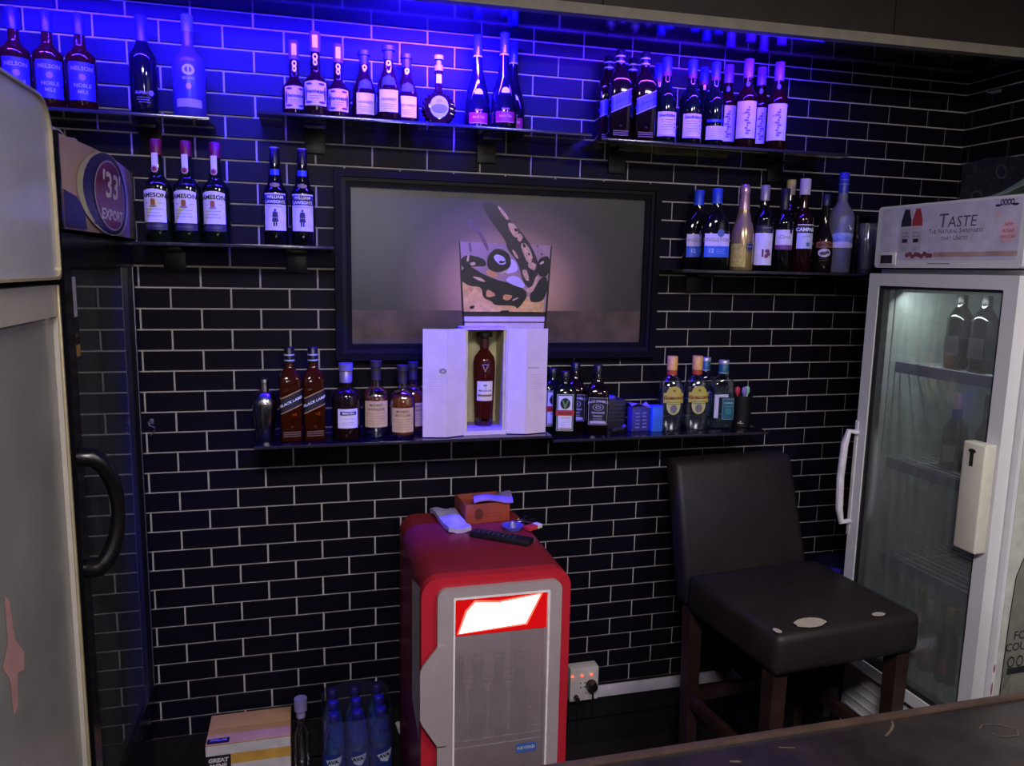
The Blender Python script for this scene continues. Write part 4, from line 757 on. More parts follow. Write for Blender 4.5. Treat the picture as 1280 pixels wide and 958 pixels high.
MB().ring(rrect(-.23, .214, .468, 1.69, .003, 2), rrect(-.222, .206, .478, 1.682, .003, 2), -.04, -.004).build('gasket', M_gask, do, smooth=False)
MB().box(-.222, .206, -.030, -.026, .478, 1.682).build('glass', M_fog, do, smooth=False)
hd = MB().tube([(-.262, -.046, 1.21), (-.27, -.075, 1.215), (-.273, -.085, 1.17), (-.274, -.09, 1.06), (-.273, -.085, .95), (-.27, -.075, .905), (-.262, -.046, .91)], [.009, .01, .012, .012, .012, .01, .009], 10).box(-.276, -.262, -.048, -.044, .86, 1.25, .003).build('handle', P('handle_white', '#cfccd6', .35), do)
lb = MB().box(.178, .25, -.085, -.0455, .985, 1.285, .006).build('lock_box', M_wht2, do, angle=60)
Decal(flat(-.0856, .21, 1.25), .0006).rect(-.006, -.03, .006, .012).ell(0, .012, .012, .006).build('keyhole', P('keyhole_dark', '#3a3834', .4, .5), lb)
lo_ = MB().box(-.262, .262, -.02, -.001, FZ+.06, .424, .004).build('lower_panel', M_wht, t)
for k in range(7): MB().box(-.24, .24, -.024, -.0205, .16+k*.034, .168+k*.034, .001).build('louver', M_wht, lo_)
Decal(flat(-.0246, .03, .30), .001).ell(0, 0, .034, .022, 24).build('badge', P('navy_badge', '#14162c', .3), lo_); Decal(flat(-.0258, .03, .30), .001).ell(0, 0, .029, .017, 24, .9).text('Frigo', 0, 0, .018, shear=.3).build('badge_lettering', P('badge_blue_ink', '#4a5a90', .4), lo_)
cn = MB().prism(rrect(-.25, .262, 1.746, 1.932, .012, 4), -.05, .1).build('canopy', M_wht, t, angle=40); MB().box(-.262, .262, .1005, .53, 1.746, 1.925, .006).build('canopy_top', M_wht, t)
f = flat(-.05); Decal(f).poly(rrect(-.232, .246, 1.768, 1.925, .008, 3)).build('print', P('lilac_print', '#b8b4cc', .45), cn, smooth=False)
Decal(f, .0012).text('Taste', .05, 1.876, .056, caps=True, shear=.08).text('The Natural Sweetness', .046, 1.848, .0185, caps=True).text('that Unites', .046, 1.829, .0185, caps=True).build('lettering', P('print_slate', '#4c4a66', .5), cn)
Decal(f, .0012).ell(.214, 1.84, .026, .03, 28).ell(.18, 1.885, .01, .006).build('round_stamp', P('print_pink', '#cfa8b8', .5), cn); Decal(f, .0018).text('NEW', .214, 1.858, .011, bold=.03).text('SUGAR', .214, 1.842, .011, bold=.03).text('REDUCED', .214, 1.827, .0095, bold=.03).build('stamp_lettering', P('print_rose', '#a86a80', .5), cn)
d = Decal(f, .0012); [d.ell(.187+k*.01, 1.915, .0055, .008, 12, .6) for k in range(4)]; d.ell(.176, 1.908, .009, .003).ell(.227, 1.908, .009, .003).build('faces_crest', ink_d, cn)
def bprint(x, c, nm):
    Decal(f, .0013).poly([(x-.02, 1.79), (x+.02, 1.79), (x+.02, 1.868), (x-.02, 1.868)]).build(nm+'_label', P('print_silver', '#aaa6b8', .5), cn)
    Decal(f, .0014).poly([(x-.02, 1.868), (x+.02, 1.868), (x+.019, 1.885), (x+.011, 1.91), (x+.009, 1.918), (x-.009, 1.918), (x-.011, 1.91), (x-.019, 1.885)]).build(nm+'_top', c, cn)
    Decal(f, .0018).text('FOUR', x, 1.848, .008).text('COUSINS', x, 1.838, .007).rect(x-.01, 1.82, x+.01, 1.831).lines(x, 1.804, .02, 2, .006).build(nm+'_lettering', ink_d, cn)
Decal(f, .0012).lines(.0, 1.757, .08, 1, 1, .002).build('small_print', P('print_slate', '#4c4a66', .5), cn)
bprint(-.132, P('print_near_black', '#201c28', .4), 'dark_bottle'); bprint(-.09, P('print_rust_red', '#9a3434', .4), 'red_bottle')
Decal(f, .0012).poly([(-.19, 1.79), (-.157, 1.79), (-.16, 1.875), (-.175, 1.895), (-.188, 1.88)]).build('pale_bottle', P('print_pale_lilac', '#c2bed6', .5), cn)
d = Decal(f, .002); [d.ell(-.118+.011*k, 1.783+.004*math.sin(k*2.3), .008, .007, 10) for k in range(9)]; d.build('printed_berries', P('print_berries', '#7a4048', .5, vary=.6, scale=200), cn); Decal(f, .0015).rect(-.02, 1.778, .246, 1.79).build('printed_board', P('print_brown', '#a08880', .5, vary=.3, scale=30), cn)
MB().box(-.226, -.16, -.054, -.0505, 1.753, 1.792, .002).build('display_surround', M_wht, cn); Decal(flat(-.0545), .0006).rect(-.22, 1.759, -.172, 1.784).build('thermometer_display', P('display_black', '#0a0a0e', .15), cn)
# side poster
fp = lambda u, v, o: (.2725+o, u, v)
po = MB().box(.2725, .2737, .012, .46, .5, 1.5).build('poster', P('poster_pale', '#b4b5ae', .5), t, smooth=False)
d = Decal(fp, .0018)
oc = [(.03, .5), (.034, .8), (.04, .92), (.056, .965), (.075, 1.0), (.085, 1.04), (.086, 1.2)]
for (a, b), (c, e) in zip(oc, oc[1:]): d.poly([(a, b), (a+.004, b), (c+.004, e), (c, e)]).poly([(.216-a, b), (.22-a, b), (.22-c, e), (.216-c, e)])
d.text('FOUR', .104, .748, .035, bold=.01).text('COUSINS', .104, .715, .0335, bold=.01).build('lettering', P('poster_ink', '#24252a', .5), po); d = Decal(fp, .0018); [d.ell(.06+.031*k, .672, .013, .017, 14, .7) for k in range(4)]; d.rect(.05, .635, .155, .655).build('faces', P('poster_ink', '#24252a', .5), po)
Decal(fp, .0018).poly([(.089, 1.05), (.131, 1.05), (.131, 1.2), (.09, 1.2)]).build('printed_capsule', P('poster_gold', '#b8a458', .5), po); Decal(fp, .0012).poly([(a+.002, b) for a, b in oc]+[(.218-a, b) for a, b in oc[::-1]]).build('printed_bottle', P('poster_pale_green', '#b0b29a', .5), po)
Decal(fp, .0018).lines(.105, .61, .06, 3, .018, .0015).build('fine_print', P('poster_grey', '#8a8c8a', .5), po)
Decal(fp, .0008).ell(.005, .66, .003, .012).ell(.004, .6, .003, .02).ell(.006, .55, .003, .01).build('worn_decal', P('worn_red', '#8a4a58', .6, vary=.5, scale=80), t)
frz = t
MB().tube([(-.2, .03, 1.678), (.19, .03, 1.678)], .007, 10).build('interior_fill_tube', glow('fridge_fill_glow', '#e6f0ea', .12), t)  # tube and area light added to brighten the fridge interior
l = bpy.data.lights.new('fridge_fill_light', 'AREA'); l.shape = 'RECTANGLE'; l.size = .38; l.size_y = .02; l.energy = 1.3; l.color = (.9, 1, .95); lo = obj('fridge_fill_light', l, t); lo.location = (-.005, .04, 1.668); lo.rotation_euler = (math.radians(35), 0, 0)
for zz in (1.445, 1.13, .81):
    s = MB(); [s.tube([(-.22, .06+k*.03, zz-.004), (.22, .06+k*.03, zz-.004)], .0022, 6) for k in range(14)]; s.tube([(-.15, .05, zz-.007), (-.15, .47, zz-.007)], .003, 6).tube([(.15, .05, zz-.007), (.15, .47, zz-.007)], .003, 6)
    w = s.build('wire_shelf', P('white_wire', '#b4b6bc', .4), t); MB().box(-.221, .221, .04, .0435, zz-.03, zz+.004).build('price_strip', P('lilac_price_strip', '#77709c', .5), w, smooth=False)
ground(t)
M_t = lambda lx, ly: (2.26+lx*math.sin(math.radians(1.5))+ly*math.cos(math.radians(1.5)), -.605-lx*math.cos(math.radians(1.5))+ly*math.sin(math.radians(1.5)))
def b_fw(t):
    wine(t, .235, .036, g_dark, cap_blk, .04, .62); Decal(wrap(.0362)).rect(-.03, .04, .03, .1).build('label', P('dull_grey_label', '#2c2a30', .6), t)
def b_fb(t, glass, capm, lab, H=.2, r=.031): wine(t, H, r, glass, capm, .05, .5); Decal(wrap(r+.0002)).rect(-r*.9, .03, r*.9, .08).build('label', lab, t)
def infridge(kind, b, name, lab, lx, ly, z, grp=None): x, y = M_t(lx, ly); return bottle(kind, b, name, lab, grp, x, y, z, -PI/2)
infridge('fw', b_fw, 'wine_bottle', 'black bottle on the top shelf inside the white fridge, left of two', -.075, .13, 1.445, 'black bottles in the white fridge'); infridge('fw', None, 'wine_bottle', 'black bottle on the top shelf inside the white fridge, right of two', .012, .13, 1.445, 'black bottles in the white fridge')
infridge('fg', lambda t: b_fb(t, g_dark, P('gold_foil', '#b08a4a', .35, .5), P('dull_white_label', '#6e6c70', .6), .24, .036), 'sparkling_wine_bottle', 'gold-capped dark bottle on the second shelf inside the white fridge', -.06, .14, 1.13)
infridge('fd', lambda t: b_fb(t, g_dark, cap_blk, P('dull_grey_label', '#2c2a30', .6), .25), 'wine_bottle', 'dark bottle on the second shelf of the white fridge, behind the right door stile', .05, .14, 1.13)
infridge('fy', lambda t: b_fb(t, P('honey_glass', '#8a7438', .1, spec=.6), P('gold_foil', '#b08a4a', .35, .5), P('dull_white_label', '#6e6c70', .6), .235, .036), 'sparkling_wine_bottle', 'honey-coloured bottle on the bottom inside the white fridge', -.14, .16, .4665)
infridge('fr', lambda t: b_fb(t, g_dark, P('silver_grey_cap', '#8a8888', .4), P('red_fridge_label', '#a01c2c', .5), .23), 'beer_bottle', 'dark red-labelled bottle on the bottom inside the white fridge', -.06, .12, .4665)
infridge('fr2', lambda t: b_fb(t, P('brown_beer_glass', '#2a140a', .1, spec=.6), P('gold_foil', '#b08a4a', .35, .5), P('red_fridge_label', '#a01c2c', .5), .24), 'beer_bottle', 'brown bottle with a gold top at the right on the bottom inside the white fridge', .015, .12, .4665)
# things on top of it
q = thing('patterned_bag', 'dark patterned bag at the back on top of the white fridge', 'bag', (2.56, -.58, 1.9255))
MB().sheet(lambda u, v: (-.02+.05*math.sin(PI*u)*(1-v), .26-.55*u, .004+.155*v+.008*math.sin(9*u)), 16, 6).sheet(lambda u, v: (.2-.05*math.sin(PI*u)*(1-v), .26-.55*u, .004+.15*v+.008*math.sin(8*u)), 16, 6).sheet(lambda u, v: (-.02+.22*v, .26-.55*u, .158+.008*math.sin(9*u)-.02*math.sin(PI*v)), 16, 4).sheet(lambda u, v: (-.02+.22*v, .26, .004+.155*u), 4, 4).sheet(lambda u, v: (-.02+.22*v, -.29, .004+.155*u), 4, 4).build('bag_body', P('black_patterned_cloth', '#17151a', .8, vary=.8, scale=45, bump=.3, bscale=60), q)
fb = lambda u, v, o: (-.022+.05*math.sin(PI*(.26-u)/.55)*(1-(v-.004)/.155)-o, u, v); d = Decal(fb, .002); [d.ell(.2-.085*k, .05+.07*(k % 2), .02, .022, 16, .72) for k in range(6)]; d.build('ring_pattern', P('grey_ring_pattern', '#3a373c', .8), q)
q = tag(MB().sheet(lambda u, v: (2.368+.16*v, -.5-.36*u, 1.9265+.09*math.sin(PI*.5*min(1, u*1.3))*math.sin(PI*(.12+.8*v))**.6+.006*math.sin(12*u+5*v)), 18, 10, .003).build('folded_cloth', P('sage_green_cloth', '#6f8274', .9, vary=.2, scale=20, bump=.2)), 'sage green folded cloth on top of the white fridge', 'cloth')
q = tag(MB().box(2.37, 2.43, -.47, -.4, 1.9258, 1.95, .003).build('small_carton', P('lilac_card2', '#8a80b8', .5)), 'small lilac carton on top of the white fridge, in front of the patterned bag', 'box')

# black fridge at the left wall, nearest the tiles
t = thing('display_fridge', 'black glass-door fridge with a beer canopy at the left, beside the tiled wall', 'fridge', (-.045, -.385, FZ), PI/2)
cabinet(MB(), .325, .6, FZ, 1.77).build('body', M_blk, t, smooth=False)
do = MB().ring(rrect(-.325, .325, .4, 1.775, .006, 2), rrect(-.275, .298, .455, 1.705, .003, 2), -.045, -.003).build('door', M_blk, t, smooth=False)
MB().box(-.275, .298, -.032, -.026, .455, 1.705).build('glass', thin_glass('dark_fridge_glass', (.3, .32, .33), gloss=.12, rough=.03, fog=.42, fogcol='#565c60', fscale=5, drips=3), do, smooth=False)
MB().box(.298, .306, -.047, -.0452, .455, 1.705, .001).build('edge_strip', P('grey_metal_strip', '#77787a', .35, .7), do)
MB().tube([(-.30, -.047, 1.31)]+[(-.302+.022*math.sin(PI*k/16)**.7, -.07-.038*math.sin(PI*k/16)**.6, 1.31-.245*k/16) for k in range(17)]+[(-.30, -.047, 1.065)], [.021]+[.02-.006*math.sin(PI*k/16) for k in range(17)]+[.021], 12).build('handle', P('black_handle_plastic', '#0a0a0c', .3, spec=.6), do)
Decal(flat(-.0325, -.25, 1.6), .0008).rect(0, 0, .045, .085).build('price_tag', P('white_tag', '#a8a4ac', .6), do); Decal(flat(-.0325, -.25, 1.6), .0008).rect(.002, -.09, .05, -.004).build('dark_card', P('card_black', '#121114', .5), do); Decal(flat(-.0325, -.25, 1.6), .0012).rect(.004, -.085, .048, -.06).text('BEER', .026, -.04, .012).build('card_print', P('card_gold', '#9a7838', .5), do)
MB().box(-.315, .315, -.03, -.001, FZ+.05, .395, .004).build('lower_panel', M_blk, t)
def cyf(u): return -.045-.018*math.cos(PI*u/.65)
cn = MB().sheet(lambda a, b: (-.325+.68*a, cyf(-.325+.68*a)-.004*math.sin(PI*b), 1.782+.185*b), 20, 6).add([], []).build('canopy_front', P('canopy_tan', '#9a8068', .4, vary=.25, scale=4), t)
MB().sheet(lambda a, b: (-.325+.68*a, cyf(-.325+.68*a)+.003+.5*b, 1.968), 20, 2).sheet(lambda a, b: (-.325+.68*a, cyf(-.325+.68*a)+.003+.5*b, 1.78), 20, 2).box(-.328, -.32, -.05, .5, 1.78, 1.97).box(.35, .358, -.05, .5, 1.78, 1.97).build('canopy_case', M_blk, t)
f = lambda u, v, o: (u, cyf(u)-.005-o, v)
for nm, mat, k, sh in (('printed_navy_oval', P('canopy_navy', '#191628', .4), .0012, 'dark'), ):
    Decal(f, k).ell(-.01, 1.874, .2, .093, 32).build(nm, mat, cn)  # navy oval printed behind the round badge
Decal(f, .0009).ell(-.01, 1.874, .235, .094, 36, .86).build('pale_ring', P('canopy_pale_yellow', '#b0aa80', .4, vary=.2, scale=20), cn); Decal(f, .002).ell(.0, 1.872, .14, .078, 32).build('round_badge', P('canopy_maroon', '#6a2036', .4), cn); Decal(f, .0024).ell(.0, 1.872, .144, .081, 36, .95).build('badge_rim', P('canopy_silver', '#a098a0', .4), cn)
Decal(f, .0028).text("'33'", .0, 1.892, .082, bold=.02, shear=.15, sx=1.6).text('EXPORT', .0, 1.826, .034, bold=.03, shear=.1, sx=1.6).build('lettering', P('canopy_white', '#cfc8cc', .4), cn)
Decal(f, .0009).poly([(-.318, 1.786), (-.2, 1.786), (-.21, 1.83), (-.25, 1.85), (-.318, 1.86)]).build('dark_scene', P('canopy_dark_scene', '#1c1c28', .4, vary=.6, scale=50), cn); d = Decal(f, .0013); [d.rect(-.15+.008*k, 1.80+.02*k, -.125+.008*k, 1.815+.02*k) for k in range(5)]; d.build('printed_marks', P('canopy_marks', '#3a3840', .4), cn)
Decal(f, .001).ell(.29, 1.81, .008, .008).ell(.28, 1.83, .006, .006).build('red_marks', P('canopy_red_marks', '#8a4050', .4), cn)
ground(t)
q = tag(MB().sheet(lambda u, v: (-.15+.13*v, -.70+.26*u, 1.979+.025*math.sin(PI*(.1+.8*u))*math.sin(PI*(.15+.8*v))+.005*math.sin(14*u+9*v)), 14, 8, .004).build('folded_plastic_bag', P('greyish_white_plastic', '#9a98a4', .45, vary=.15, scale=30)), 'crumpled whitish plastic bag on top of the black fridge', 'bag')

# large white fridge at the left edge
t = thing('display_fridge', 'large white fridge with a frosted door at the left edge, nearest the camera', 'fridge', (-.045, -1.08, FZ), PI/2)
M_frost = P('frosted_door_film', '#7f7f7b', .28, spec=.5, vary=.14, scale=7, coat=.15)
cabinet(MB(), .325, .6, FZ, 1.672).build('body', M_wht, t, smooth=False)
do = MB().ring(rrect(-.325, .325, .3, 1.672, .006, 2), rrect(-.27, .309, .34, 1.612, .003, 2), -.045, -.003).build('door', P('warm_white_metal', '#a29d92', .35, vary=.05), t, smooth=False)
MB().box(-.27, .309, -.036, -.028, .34, 1.612).build('glass', M_frost, do, smooth=False); MB().box(.3095, .318, -.05, -.0452, .3, 1.672, .0015).build('edge_strip', P('champagne_strip', '#b0a584', .3, .4), do)
MB().box(-.315, .315, -.03, -.001, FZ+.05, .295, .004).build('lower_panel', M_wht, t)
Decal(flat(-.0365), .0006).poly([(-.03, .98), (-.01, .985), (.0, 1.04), (.03, 1.03), (.035, 1.06), (.0, 1.1), (-.01, 1.17), (-.03, 1.19), (-.03, 1.11), (-.06, 1.08), (-.035, 1.05)]).build('pink_patch', P('patch_dull_pink', '#a8807c', .5), do)  # irregular dull pink patch on the door glass
co = rrect(-.325, .312, 1.688, 2.012, .02, 8, tr=.065); MB().prism(co, -.05, .08).build('canopy', P('pearl_canopy', '#a6a5ac', .22, vary=.05, scale=12), t, angle=40)
MB().ring(rrect(-.33, .317, 1.683, 2.017, .02, 8, tr=.069), co, -.056, .082).build('canopy_trim', P('champagne_strip', '#b0a584', .3, .4), t, angle=40); MB().box(-.31, .29, .0825, .52, 1.688, 1.9, .01).build('canopy_back', M_wht, t)
ground(t)

# red counter-height cooler with the lit sign
t = thing('bottle_cooler', 'red bottle cooler with a lit sign and silver door at the tiled wall', 'cooler', (.935, -.6, FZ))
M_red = P('red_cooler_enamel', '#a82230', .3, spec=.5, vary=.06, scale=8); M_mar = P('maroon_cooler_enamel', '#7a1e2b', .35, vary=.1, scale=8)
H = .94; out = rrect(-.197, .197, FZ+.02, H, .012, 7, tl=.05, tr=.05); inn = rrect(-.165, .165, FZ+.07, H-.11, .004, 7)
MB().ring(out, inn, .032, .5).build('body', M_mar, t, angle=40); MB().prism(rrect(-.195, .195, FZ+.022, H-.002, .012, 7, tl=.05, tr=.05), .501, .53).build('back_panel', M_mar, t, angle=40); MB().prism(rrect(-.1648, .1648, FZ+.0702, H-.1102, .004, 3), .47, .499).build('liner', P('grey_liner', '#b4aeb4', .6), t, smooth=False)
for sx in (-.15, .15):
    for yy in (.08, .45): MB().loft([(FZ, .016, .016, 2), (FZ+.022, .014, .014, 2)], 12, cx=sx, cy=yy).build('foot', M_blk, t)
inn2 = rrect(-.163, .169, FZ+.06, .914, .012, 7, tl=.025, tr=.025)
MB().ring(rrect(-.202, .197, FZ+.03, H, .012, 7, tl=.05, tr=.05), inn2, -.004, .027).build('door_surround', M_red, t, angle=40)
M_sil = P('silver_grey_door', '#9f9498', .38, .15, vary=.04)
d0 = rrect(-.1625, .1685, FZ+.0605, .9135, .012, 7, tl=.025, tr=.025); d1 = rrect(-.122, .136, .2, .889, .003, 7)
do = MB().ring(d0, d1, -.018, .027).build('door', M_sil, t, angle=40)
MB().prism([(-.1632, .765), (-.202, .715), (-.208, .7), (-.208, .57), (-.202, .555), (-.1632, .49), (-.14, .49), (-.14, .765)], -.026, -.0185).build('handle', M_sil, do, smooth=False)
MB().ring(d1, rrect(-.117, .131, .2, .884, .003, 7), -.02, .0).build('window_trim', P('white_window_trim', '#d8d4d8', .4), do, smooth=False)
MB().box(-.117, .131, -.004, 0, .2, .779).build('glass', thin_glass('frosted_cooler_glass', (.85, .84, .86), gloss=.05, rough=.2, fog=.3, fogcol='#b4a8ae', fscale=4), do, smooth=False)
sg = MB().box(-.117, .131, -.006, .02, .7795, .884).build('sign', glow('sign_red', '#d80f14', .9), do, smooth=False)
fs = flat(-.0062); Decal(fs, .0008).poly([(-.104, .787), (-.083, .845), (-.062, .868), (.0, .861), (.112, .874), (.073, .798)]).build('lit_swoosh', glow('sign_white', '#ffe8e4', SIGN_STRENGTH), sg, smooth=False)
Decal(fs, .0006).poly([(-.11, .784), (-.089, .848), (-.064, .874), (.0, .867), (.12, .879), (.078, .793)]).build('lit_edge', glow('sign_pink', '#ff5a4a', 2.2), sg, smooth=False)
Decal(flat(-.0042), .0008).rect(.055, .425, .112, .452).build('sticker', P('blue_sticker', '#3a5aa0', .5), do); Decal(flat(-.0042), .0012).text('ICE COLD', .083, .4385, .011, bold=.02).build('sticker_print', ink_w, do)
l = bpy.data.lights.new('cooler_fill_light', 'AREA'); l.shape = 'RECTANGLE'; l.size = .22; l.size_y = .02; l.energy = .45; l.color = (1, .9, .94); lo = obj('cooler_fill_light', l, t); lo.location = (0, .05, .79); lo.rotation_euler = (math.radians(20), 0, 0)  # light and tube added inside so the bottles stand out as silhouettes
MB().tube([(-.11, .045, .8), (.11, .045, .8)], .005, 8).build('interior_fill_tube', glow('cooler_fill_glow', '#f0e6ea', .3), t)
sh = MB(); [sh.tube([(-.16, .05+.03*k, .425), (.16, .05+.03*k, .425)], .002, 6) for k in range(13)]; sh.build('wire_shelf', P('white_wire', '#b4b6bc', .4), t)
Decal(lambda u, v, o: (-.1975-o, u, v), .001).poly([(.06, .46), (.04, .9), (.2, .86), (.2, .5)]).build('paper_sheet', P('pale_paper', '#a8a2ac', .7, vary=.15, scale=30), t)
ground(t)
for k, (x, y) in enumerate(((-.085, .1), (-.03, .1), (.03, .1), (.09, .1))):
    bottle('fcool', lambda t: b_fb(t, g_dark, cap_blk, P('dim_label', '#1c1a20', .6), .235, .026), 'beer_bottle', ('dark bottle behind the frosted cooler door, leftmost of four', 'dark bottle behind the frosted cooler door, second from left', 'dark bottle behind the frosted cooler door, third from left', 'dark bottle behind the frosted cooler door, rightmost of four')[k], 'bottles in the red cooler', .935+x, -.6+y, .4275)
# on top of the cooler
TZ = H+.0006
q = tag(MB().sheet(lambda u, v: (.835+.068*u+.025*v, -.085-.2*v, TZ+.016+.004*math.sin(6*u+8*v)+(.006 if .15 < v < .7 else 0)), 8, 12, .014).build('napkin_packet', P('lilac_white_packet', '#a49cd0', .6, vary=.2, scale=25)), 'lilac-white napkin packet lying on the left of the red cooler top', 'packet')
t = thing('wooden_tray_box', 'red-brown open wooden box on the red cooler top, against the wall', 'box', (.99, -.15, TZ), .1); M_wd = P('red_stained_wood', '#8a3a2c', .55, vary=.35, scale=12)
for a in ((-.072, .072, -.06, -.054, 0, .062), (-.072, .072, .054, .06, 0, .062), (-.072, -.066, -.0538, .0538, 0, .062), (.066, .072, -.0538, .0538, 0, .062), (-.0658, .0658, -.0538, .0538, 0, .006)): MB().box(*a, .001).build('board', M_wd, t)
Decal(flat(-.06), .0006).ell(-.03, .03, .014, .018).lines(.02, .03, .06, 2, .01, .001).build('stencil', P('stencil_dark', '#5a2018', .6), t)
q = tag(MB().sheet(lambda u, v: (.95+.125*u+.01*v, -.215+.075*v, TZ+.0725+.006*math.sin(5*u+3*v)+.012*math.sin(PI*u)*math.sin(PI*v)), 12, 8, .006).build('wipes_sachet', P('lilac_sachet', '#8a74c0', .35, vary=.35, scale=18)), 'violet and white sachet lying across the red-brown wooden box', 'packet')
t = thing('remote_control', 'black remote control lying on the red cooler top', 'remote control', (1.0, -.365, TZ), math.radians(-38))
MB().box(-.095, .095, -.022, .022, 0, .016, .006).build('case', P('black_remote_plastic', '#15141a', .4), t); bt = MB(); [bt.box(-.075+.016*i, -.066+.016*i, -.014+.012*j, -.006+.012*j, .0155, .018, .001) for i in range(8) for j in range(3)]; bt.build('buttons', P('remote_buttons', '#2c2a34', .5), t)
t = thing('ashtray', 'small blue glass ashtray on the red cooler top in front of the wooden box', 'ashtray', (1.055, -.285, TZ)); MB().loft([(0, .026, .026, 2), (.012, .033, .033, 2), (.014, .033, .033, 2), (.014, .029, .029, 2), (.005, .022, .022, 2)], 24).build('dish', P('indigo_glass', '#4a4a98', .15, spec=.6), t); MB().loft([(.0052, .012, .012, 2), (.02, .01, .01, 2), (.026, .006, .006, 2)], 12).build('crumpled_foil', P('pale_foil', '#8a86a8', .3, .5, bump=.3), t)
t = thing('key_ring', 'bunch of keys on a steel ring beside the wooden box', 'keys', (1.095, -.215, TZ)); MB().tube([(.012*math.cos(2*PI*k/16), .012*math.sin(2*PI*k/16), .0025) for k in range(16)], .0014, 6, True).build('ring', steel, t)
for a in (-.6, .1, .8):
    kq = MB().box(.012, .05, -.003, .003, .001, .003).loft([(.001, .009, .008, 2), (.003, .009, .008, 2)], 14, cx=.016).build('key', steel, t); kq.rotation_euler = (0, 0, a); kq.location.z = .0008*(a+1)
t = thing('cigarette_lighter_pack', 'small red and white pack at the right on the red cooler top', 'pack', (1.118, -.29, TZ), .5); MB().box(-.028, .008, -.013, .013, 0, .012, .0015).build('red_half', P('pack_red', '#b83038', .5), t); MB().box(.0082, .028, -.013, .013, 0, .012, .0015).build('white_half', P('pack_cream', '#c8beb8', .5), t)

# ------------------------------------------------------------------ bar stool
t = thing('bar_stool', 'dark upholstered bar stool with worn patches in front of the white fridge', 'stool', (1.905, -.50, FZ), math.radians(4.5))
M_lea = P('worn_dark_leatherette', '#201b1c', .5, spec=.3, vary=.2, scale=14, bump=.05, bscale=120); M_leg = P('dark_brown_wood', '#2a1a18', .45, vary=.3, scale=10)
bx = MB().box(-.25, .25, -.235, .215, .635, .755, .024); bx.v = [(x*(1+.015*(z < .66)), y, z+(.012*(1-(x/.25)**2)*(1-(y/.235)**2) if z > .74 else 0)) for x, y, z in bx.v]; bx.build('seat', M_lea, t, angle=60)
def backp(u, v, s): return None
mb = MB().box(-.245, .245, -.04, .04, .636, 1.095, .022)
mb.v = [(x*(1-.05*max(0, (z-.8)/.3)), .252+y+max(0, z-.72)*.36, z) for x, y, z in mb.v]; mb.build('backrest', M_lea, t, angle=60)
for sx in (-1, 1):
    for yy, lean in ((-.19, 0), (.225, -.015)):
        x = sx*.218; w = .024; MB().add([(x+a*w*k, yy+b*w*k+ln, z) for z, k, ln in ((FZ, .8, lean), (.6345, 1, 0)) for a, b in ((-1, -1), (1, -1), (1, 1), (-1, 1))], [(3,2,1,0),(4,5,6,7),(0,1,5,4),(1,2,6,5),(2,3,7,6),(3,0,4,7)]).build('leg', M_leg, t, smooth=False)
for sx in (-.218, .218): MB().box(sx-.012, sx+.012, -.168, .23, .30, .34, .002).build('stretcher', M_leg, t)
MB().box(-.2, .2, -.202, -.178, .23, .275, .002).build('footrest', M_leg, t); MB().box(-.2, .2, .215, .237, .30, .34, .002).build('stretcher', M_leg, t)
def patch(u0, a, b):
    d = Decal(lambda u, v, o: (u, -.2355+max(0, v)*.9-o*.3 if v > 0 else -.2355-o, .733+.022*min(1, max(0, v)*40)+.003*min(1, max(0, v)*15)+(v if v < 0 else 0)+o), .002)
    vs = []; n = 16; mb = MB(); prof = lambda q: (-.2195+q, .7568+.0115*(1-(u0/.25)**2)*(1-((-.2195+q)/.235)**2)+.0012)
    pts = [(u0, *prof(b*.5))]+[(u0+a*math.cos(2*PI*k/n)*(1+.18*math.sin(3.1*k)), *prof(b*.5+b*.5*math.sin(2*PI*k/n))) for k in range(n)]
    return mb.add(pts, [(0, 1+k, 1+(k+1) % n) for k in range(n)]).build('worn_patch', P('bare_lining', '#9a9488', .8, vary=.1), t)
patch(-.115, .05, .05); patch(.115, .022, .022); patch(-.232, .01, .03)
ground(t)

# behind the stool
t = thing('waste_bin', 'black open bin standing at the wall behind the bar stool', 'bin', (2.02, -.17, FZ)); M_bin = P('black_bin_plastic', '#0e0e13', .35, spec=.5)
MB().ring(rrect(-.06, .06, -.135, .135, .02, 4), rrect(-.054, .054, -.129, .129, .015, 4), 0, .17).build('bin_wall', M_bin, t, smooth=False).rotation_euler = (-PI/2, 0, 0)
for ch in t.children: ch.location.z = .171; ch.rotation_euler = (-PI/2, 0, 0)
MB().box(-.053, .053, -.128, .128, .001, .006).build('bin_floor', M_bin, t); rim = MB().ring(rrect(-.066, .066, -.14, .14, .022, 4), rrect(-.053, .053, -.128, .128, .015, 4), 0, .012).build('rim', P('bin_rim_blue_black', '#1c1c30', .3, spec=.6), t, smooth=False); rim.rotation_euler = (-PI/2, 0, 0); rim.location.z = .1835
t = thing('black_speaker_box', 'black cabinet box with a silver corner tag behind the stool, against the white fridge', 'box', (2.172, -.30, FZ)); MB().box(-.032, .03, -.07, .07, 0, .235, .006).build('cabinet', P('black_vinyl_box', '#0b0b0d', .45), t); Decal(flat(-.07), .001).poly([(-.028, .13), (-.022, .19), (.0, .185), (-.004, .128)]).build('silver_tag', P('silver_tag', '#6a6878', .25, .8), t)
